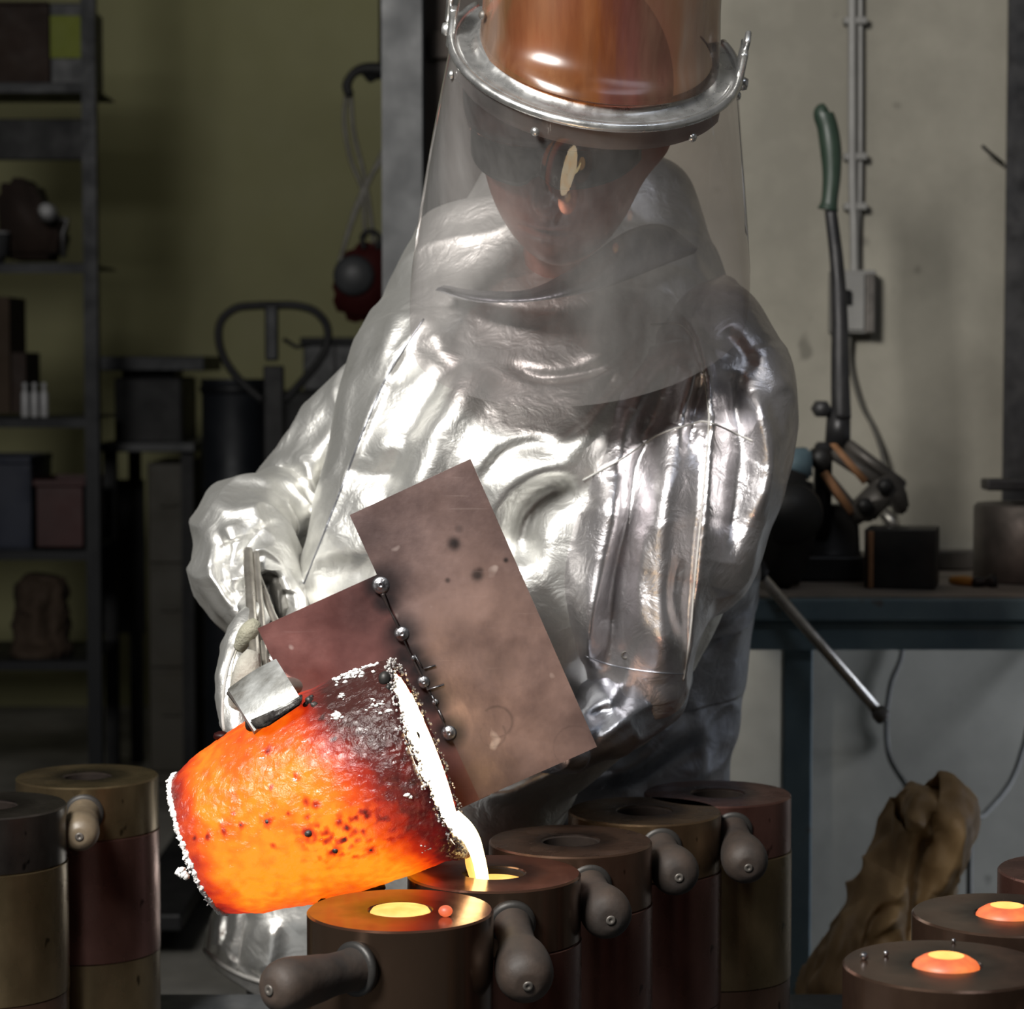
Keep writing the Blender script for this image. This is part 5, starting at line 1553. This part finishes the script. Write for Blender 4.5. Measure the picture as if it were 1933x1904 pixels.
# machine parts and wrapped goods on the middle shelf
t = thing('wrapped_casting', P(60, 496, YS + 0.2), 'brown lumpy wrapped casting on the third shelf', 'casting')
z0 = SZ[498] + 0.0035
mesh('wrap', slab([P(0, 488, YS + .1), P(-10, 360, YS + .1), P(10, 333, YS + .1), P(52, 335, YS + .1), P(72, 390, YS + .1), P(95, 400, YS + .1), P(110, 430, YS + .1), P(95, 488, YS + .1)], 0.25, 0.02), M['card_brown'], t)
mesh('valve', lathe([(0, 0), (0.02, 0), (0.03, 0.02), (0.02, 0.04), (0.02, 0.06), (0, 0.06)], 20, P(93, 405, YS + 0.06), (0, -1, 0.2)), M['white_plastic'], t)
mesh('bracket', tube([P(100, 412, YS + .08), P(128, 415, YS + .08), P(118, 440, YS + .08), P(120, 486, YS + .08)], 0.008, 8), M['steel_dark'], t)
t = thing('enamel_pot', P(12, 496, YS + 0.12), 'small pale pot beside the wrapped casting', 'pot')
pc = P(-22, 440, YS + 0.04)
mesh('bowl', lathe([(0, z0), (0.04, z0), (0.055, z0 + 0.03), (0.058, z0 + 0.09), (0.052, z0 + 0.09), (0.05, z0 + 0.03), (0, z0 + 0.01)], 32, (pc.x, YS + 0.06, 0)), M['grey_plastic'], t)
mesh('rim', lathe([(0.056, z0 + 0.088), (0.062, z0 + 0.092), (0.056, z0 + 0.096), (0.050, z0 + 0.092)], 32, (pc.x, YS + 0.06, 0), close=True), M['white_plastic'], t)
# brown machine on the fourth shelf, three white bottles
z0 = SZ[790] + 0.0035
t = thing('drill_case', P(20, 790, YS + 0.2), 'tall stepped brown carton stack on the fourth shelf', 'box')
mesh('carton', bxp(-90, 560, 20, 780, YS + 0.1, 0.25), M['cardboard'], t, smooth=False)
mesh('carton', bxp(20.5, 665, 50, 780, YS + 0.1, 0.22), M['card_brown'], t, smooth=False)
for k, x_ in enumerate((46, 64, 82)):
    c_ = P(x_, 760, YS + 0.03)
    t = thing('spray_bottle', (c_.x, YS + 0.04, z0), ('left', 'middle', 'right')[k] + 'most of the three small white bottles on the fourth shelf' if k != 1 else 'middle one of the three small white bottles on the fourth shelf', 'bottle', 'white bottles on the shelf')
    mesh('bottle_body', lathe([(0, z0), (0.011, z0), (0.012, z0 + 0.004), (0.012, z0 + 0.07), (0.006, z0 + 0.082), (0.006, z0 + 0.09), (0, z0 + 0.09)], 20, (c_.x, YS + 0.04, 0)), M['white_plastic'], t)
    mesh('cap', lathe([(0, z0 + 0.088), (0.0075, z0 + 0.088), (0.0075, z0 + 0.104), (0, z0 + 0.105)], 16, (c_.x, YS + 0.04, 0)), M['white_plastic'], t)
# bins lower down
z0 = SZ[1040] + 0.0035


def bin_(name, x0_, x1_, y_top, sh, mat, label, dy):
    a = P(x0_, y_top, YS + dy); b_ = P(x1_, y_top, YS + dy)
    z0 = SZ[sh] + 0.0035; h = a.z - z0; w_ = b_.x - a.x; cx_ = (a.x + b_.x) / 2; cy_ = YS + dy + 0.16
    t = thing(name, (cx_, cy_, z0), label, 'bin', 'plastic bins on the shelves')
    g = [box((cx_, cy_, z0 + 0.004), (w_, 0.32, 0.008))]
    for s in (-1, 1):
        g.append(box((cx_ + s * (w_ / 2 - 0.004), cy_, z0 + h / 2), (0.008, 0.32, h)))
        g.append(box((cx_, cy_ + s * 0.156, z0 + h / 2), (w_, 0.008, h)))
    mesh('tub', join(*g), mat, t, smooth=False)
    mesh('rim', join(box((cx_, cy_ - 0.164, z0 + h - 0.01), (w_ + 0.004, 0.014, 0.02), bev=0.003), box((cx_, cy_ + 0.164, z0 + h - 0.01), (w_ + 0.004, 0.014, 0.02), bev=0.003)), mat, t, smooth=False)


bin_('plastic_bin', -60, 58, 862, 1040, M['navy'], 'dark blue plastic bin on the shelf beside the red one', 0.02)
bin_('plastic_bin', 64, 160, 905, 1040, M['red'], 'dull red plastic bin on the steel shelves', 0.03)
bag = garment('paper_sack', [(85, 1085, YS + .15, 30, .05), (82, 1110, YS + .15, 48, .09), (80, 1160, YS + .15, 50, .1), (78, 1210, YS + .15, 52, .11), (78, 1243, YS + .15, 50, .1)], M['cardboard'], None, [([(60, 1090), (70, 1150), (60, 1220)], 8, 0.02), ([(100, 1090), (95, 1160), (105, 1230)], 8, -0.02)], 50, 60, 0.8, 0.02, 14, seed=31)
tag(bag, 'crumpled brown paper sack on the bottom shelf', 'sack')
# counter, cabinet and dark machine to the right of the shelves
YB = 7.7
ct = thing('counter', P(290, 850, YB), 'long dark counter with a pale edge behind the shelving post', 'counter')
zc = P(300, 850, YB).z
a = P(186, 850, YB); b_ = P(368, 850, YB)
mesh('worktop', box(((a.x + b_.x) / 2, YB + 0.3, zc + 0.01), (b_.x - a.x, 0.62, 0.03), bev=0.004), M['grey_plastic'], ct, smooth=False)
for x_ in (a.x + 0.03, b_.x - 0.03):
    for y_ in (YB + 0.05, YB + 0.55):
        mesh('leg', box((x_, y_, zc / 2), (0.04, 0.04, zc - 0.005)), M['black'], ct, smooth=False)
mesh('back_board', bxp(190, 905, 274, 1195, YB + 0.5, 0.02), M['black'], ct, smooth=False)
cb = thing('filing_cabinet', P(320, 1190, YB), 'beige three drawer cabinet under the counter', 'cabinet')
a = P(276, 870, YB + 0.06); b_ = P(364, 1190, YB + 0.06)
mesh('carcass', box(((a.x + b_.x) / 2, YB + 0.28, (a.z - 0.004) / 2), (b_.x - a.x, 0.4, a.z - 0.01), bev=0.004), M['beige_cab'], cb, smooth=False)
for k in range(3):
    zz = a.z * (0.84 - 0.32 * k)
    dr = mesh('drawer', box(((a.x + b_.x) / 2, YB + 0.072, zz), (b_.x - a.x - 0.01, 0.016, a.z * 0.30), bev=0.003), M['beige_cab'], cb, smooth=False)
    mesh('handle', box(((a.x + b_.x) / 2, YB + 0.058, zz + 0.03), (0.06, 0.014, 0.012), bev=0.002), M['beige_cab'], dr, smooth=False)
# machine on the counter
mc = thing('bench_machine', P(300, 845, YB + 0.2), 'low black machine with a flat top on the dark counter', 'machine')
zt = zc + 0.026
mesh('housing', bxp(215, 712, 345, 838, YB + 0.1, 0.35, 0.01), M['black'], mc, smooth=False)
mesh('table_plate', bxp(188, 672, 386, 700, YB + 0.05, 0.45, 0.004), M['shelf_steel'], mc, smooth=False)
mesh('column', bxp(230, 698, 330, 716, YB + 0.15, 0.2, 0.004), M['shelf_steel'], mc, smooth=False)
# wall-side shelf behind posts
# drum
dc = P(430, 1100, 7.4)
dm = thing('steel_drum', (dc.x, 7.6, 0), 'slate blue steel drum beside the pallet truck', 'drum')
zt = P(430, 716, 7.4).z
prof = [(0, 0.002), (0.195, 0.002), (0.20, 0.01)]
for zz in (0.25, 0.5, 0.75):
    prof += [(0.195, zt * zz - 0.015), (0.203, zt * zz), (0.195, zt * zz + 0.015)]
prof += [(0.195, zt - 0.02), (0.203, zt - 0.01), (0.203, zt), (0.19, zt), (0.19, zt - 0.02), (0, zt - 0.02)]
pw = P(495, 800, 7.4).x - P(365, 800, 7.4).x
prof = [(r * pw / 0.41, z) for r, z in prof]
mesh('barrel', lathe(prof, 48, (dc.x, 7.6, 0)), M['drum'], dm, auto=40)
mesh('lid_ring', lathe([(pw * .49, zt - 0.045), (pw * .51, zt - 0.04), (pw * .51, zt - 0.025), (pw * .49, zt - 0.02)], 48, (dc.x, 7.6, 0), close=True), M['shelf_steel'], dm)
# pallet truck handle loop and mast
YJ = 6.6
pj = thing('pallet_truck', P(515, 1300, YJ), 'black pallet truck with its looped steering handle upright', 'truck')
lp = [(497, 757), (455, 720), (425, 680), (413, 640), (418, 605), (445, 582), (480, 577), (520, 576), (560, 577), (595, 588), (617, 615), (617, 650), (600, 685), (570, 720), (537, 757)]
mesh('handle_loop', tube([P(x, y, YJ) for x, y in lp], 0.0115, 12, 90), M['black'], pj)
mz = P(515, 600, YJ)
mesh('mast', box((mz.x, YJ + 0.02, (P(515, 690, YJ).z + 0.25) / 2), (0.055, 0.04, P(515, 690, YJ).z - 0.25), bev=0.005), M['black'], pj, smooth=False)
mesh('lever_housing', box(P(513, 628, YJ), (0.036, 0.03, 0.155), bev=0.006), M['shelf_steel'], pj, smooth=False)
mesh('release_lever', tube([P(535, 640, YJ - 0.01), P(560, 655, YJ - 0.01), P(585, 650, YJ - 0.01)], 0.006, 10), M['black'], pj)
mesh('pump_head', box((mz.x, YJ + 0.05, 0.24), (0.20, 0.22, 0.16), bev=0.02), M['red'], pj, smooth=False)
for s in (-1, 1):
    mesh('wheel', lathe([(0, -0.025), (0.08, -0.025), (0.09, -0.018), (0.09, 0.018), (0.08, 0.025), (0, 0.025)], 32, (mz.x + s * 0.05, YJ + 0.05, 0.091), (1, 0, 0)), M['black'], pj)
    mesh('fork', box((mz.x + s * 0.18, YJ - 0.6, 0.10), (0.15, 1.1, 0.04), bev=0.006), M['black'], pj, smooth=False)
# dark crate and grey boxes behind the worker's arm
YM = 7.95
pc_ = thing('machine_cabinet', P(620, 1200, YM), 'black machine cabinet behind the pallet truck', 'cabinet')
a = P(505, 738, YM); b_ = P(760, 738, YM)
mesh('carcass', box(((a.x + b_.x) / 2, YM + 0.3, a.z / 2), (b_.x - a.x, 0.6, a.z - 0.004), bev=0.008), M['black'], pc_, smooth=False)
mesh('door', box(((a.x + b_.x) / 2, YM - 0.006, a.z / 2), (b_.x - a.x - 0.04, 0.012, a.z - 0.08), bev=0.003), M['black'], pc_, smooth=False)
gb = thing('parts_box', P(600, 735, YM + 0.1), 'grey parts box with a black lid on the machine cabinet', 'box')
za = a.z
q1 = P(572, 650, YM + 0.05); q2 = P(700, 650, YM + 0.05)
mesh('tub', box(((q1.x + q2.x) / 2, YM + 0.2, (q1.z + za) / 2), (q2.x - q1.x, 0.3, q1.z - za - 0.002), bev=0.006), M['grey_plastic'], gb, smooth=False)
mesh('lid', box(((q1.x + q2.x) / 2, YM + 0.2, q1.z + 0.012), (q2.x - q1.x + 0.02, 0.32, 0.024), bev=0.006), M['black'], gb, smooth=False)
mesh('strap', box((P(632, 690, YM + 0.04).x, YM + 0.047, (q1.z + za) / 2), (0.01, 0.005, q1.z - za - 0.004)), M['black'], gb, smooth=False)
# hoist with hook handle and slings, hanging beside the column
YH = 6.4
ho = thing('chain_hoist', P(680, 610, YH), 'dull red chain hoist hanging from looped slings beside the grey column', 'hoist')
mesh('housing', slab([P(622, 555, YH), P(640, 490, YH), P(662, 462, YH), P(700, 450, YH), P(740, 460, YH), P(742, 570, YH), P(722, 600, YH), P(680, 612, YH), P(640, 600, YH)], 0.12, 0.02), M['red'], ho)
mesh('gear_cover', lathe([(0, -0.02), (0.045, -0.02), (0.055, -0.005), (0.055, 0.01), (0, 0.01)], 32, P(668, 520, YH - 0.0), (0, 1, 0)), M['grey_plastic'], ho)
mesh('hanger', tube([P(660, 180, YH), P(655, 160, YH), P(668, 138, YH), P(690, 130, YH), P(725, 131, YH)], [0.012, 0.013, 0.012, 0.016, 0.018], 12, 30), M['black'], ho)
mesh('grip_lug', slab([P(676, 128, YH), P(722, 126, YH), P(722, 148, YH), P(708, 148, YH), P(700, 156, YH), P(690, 150, YH)], 0.03, 0.004), M['black'], ho)
for pts in ([(662, 175), (668, 250), (685, 320), (696, 380), (706, 460)], [(655, 170), (650, 230), (662, 300), (684, 360), (690, 450)], [(725, 280), (698, 340), (672, 400), (645, 480), (636, 520)], [(722, 300), (690, 350), (665, 410), (640, 500)]):
    mesh('sling', tube([P(x, y, YH + 0.02) for x, y in pts], 0.0062, 8, 40), M['cord'], ho)
mesh('shackle', tube([P(688, 470, YH), P(684, 446, YH), P(700, 436, YH), P(716, 446, YH), P(712, 470, YH)], 0.007, 10, 30), M['black'], ho)
tr_ = tag(mesh('hoist_beam', tube([P(722, -700, YH), P(722, 131, YH)], 0.010, 10), M['black']), 'thin black drop rod carrying the chain hoist beside the column', 'rod')
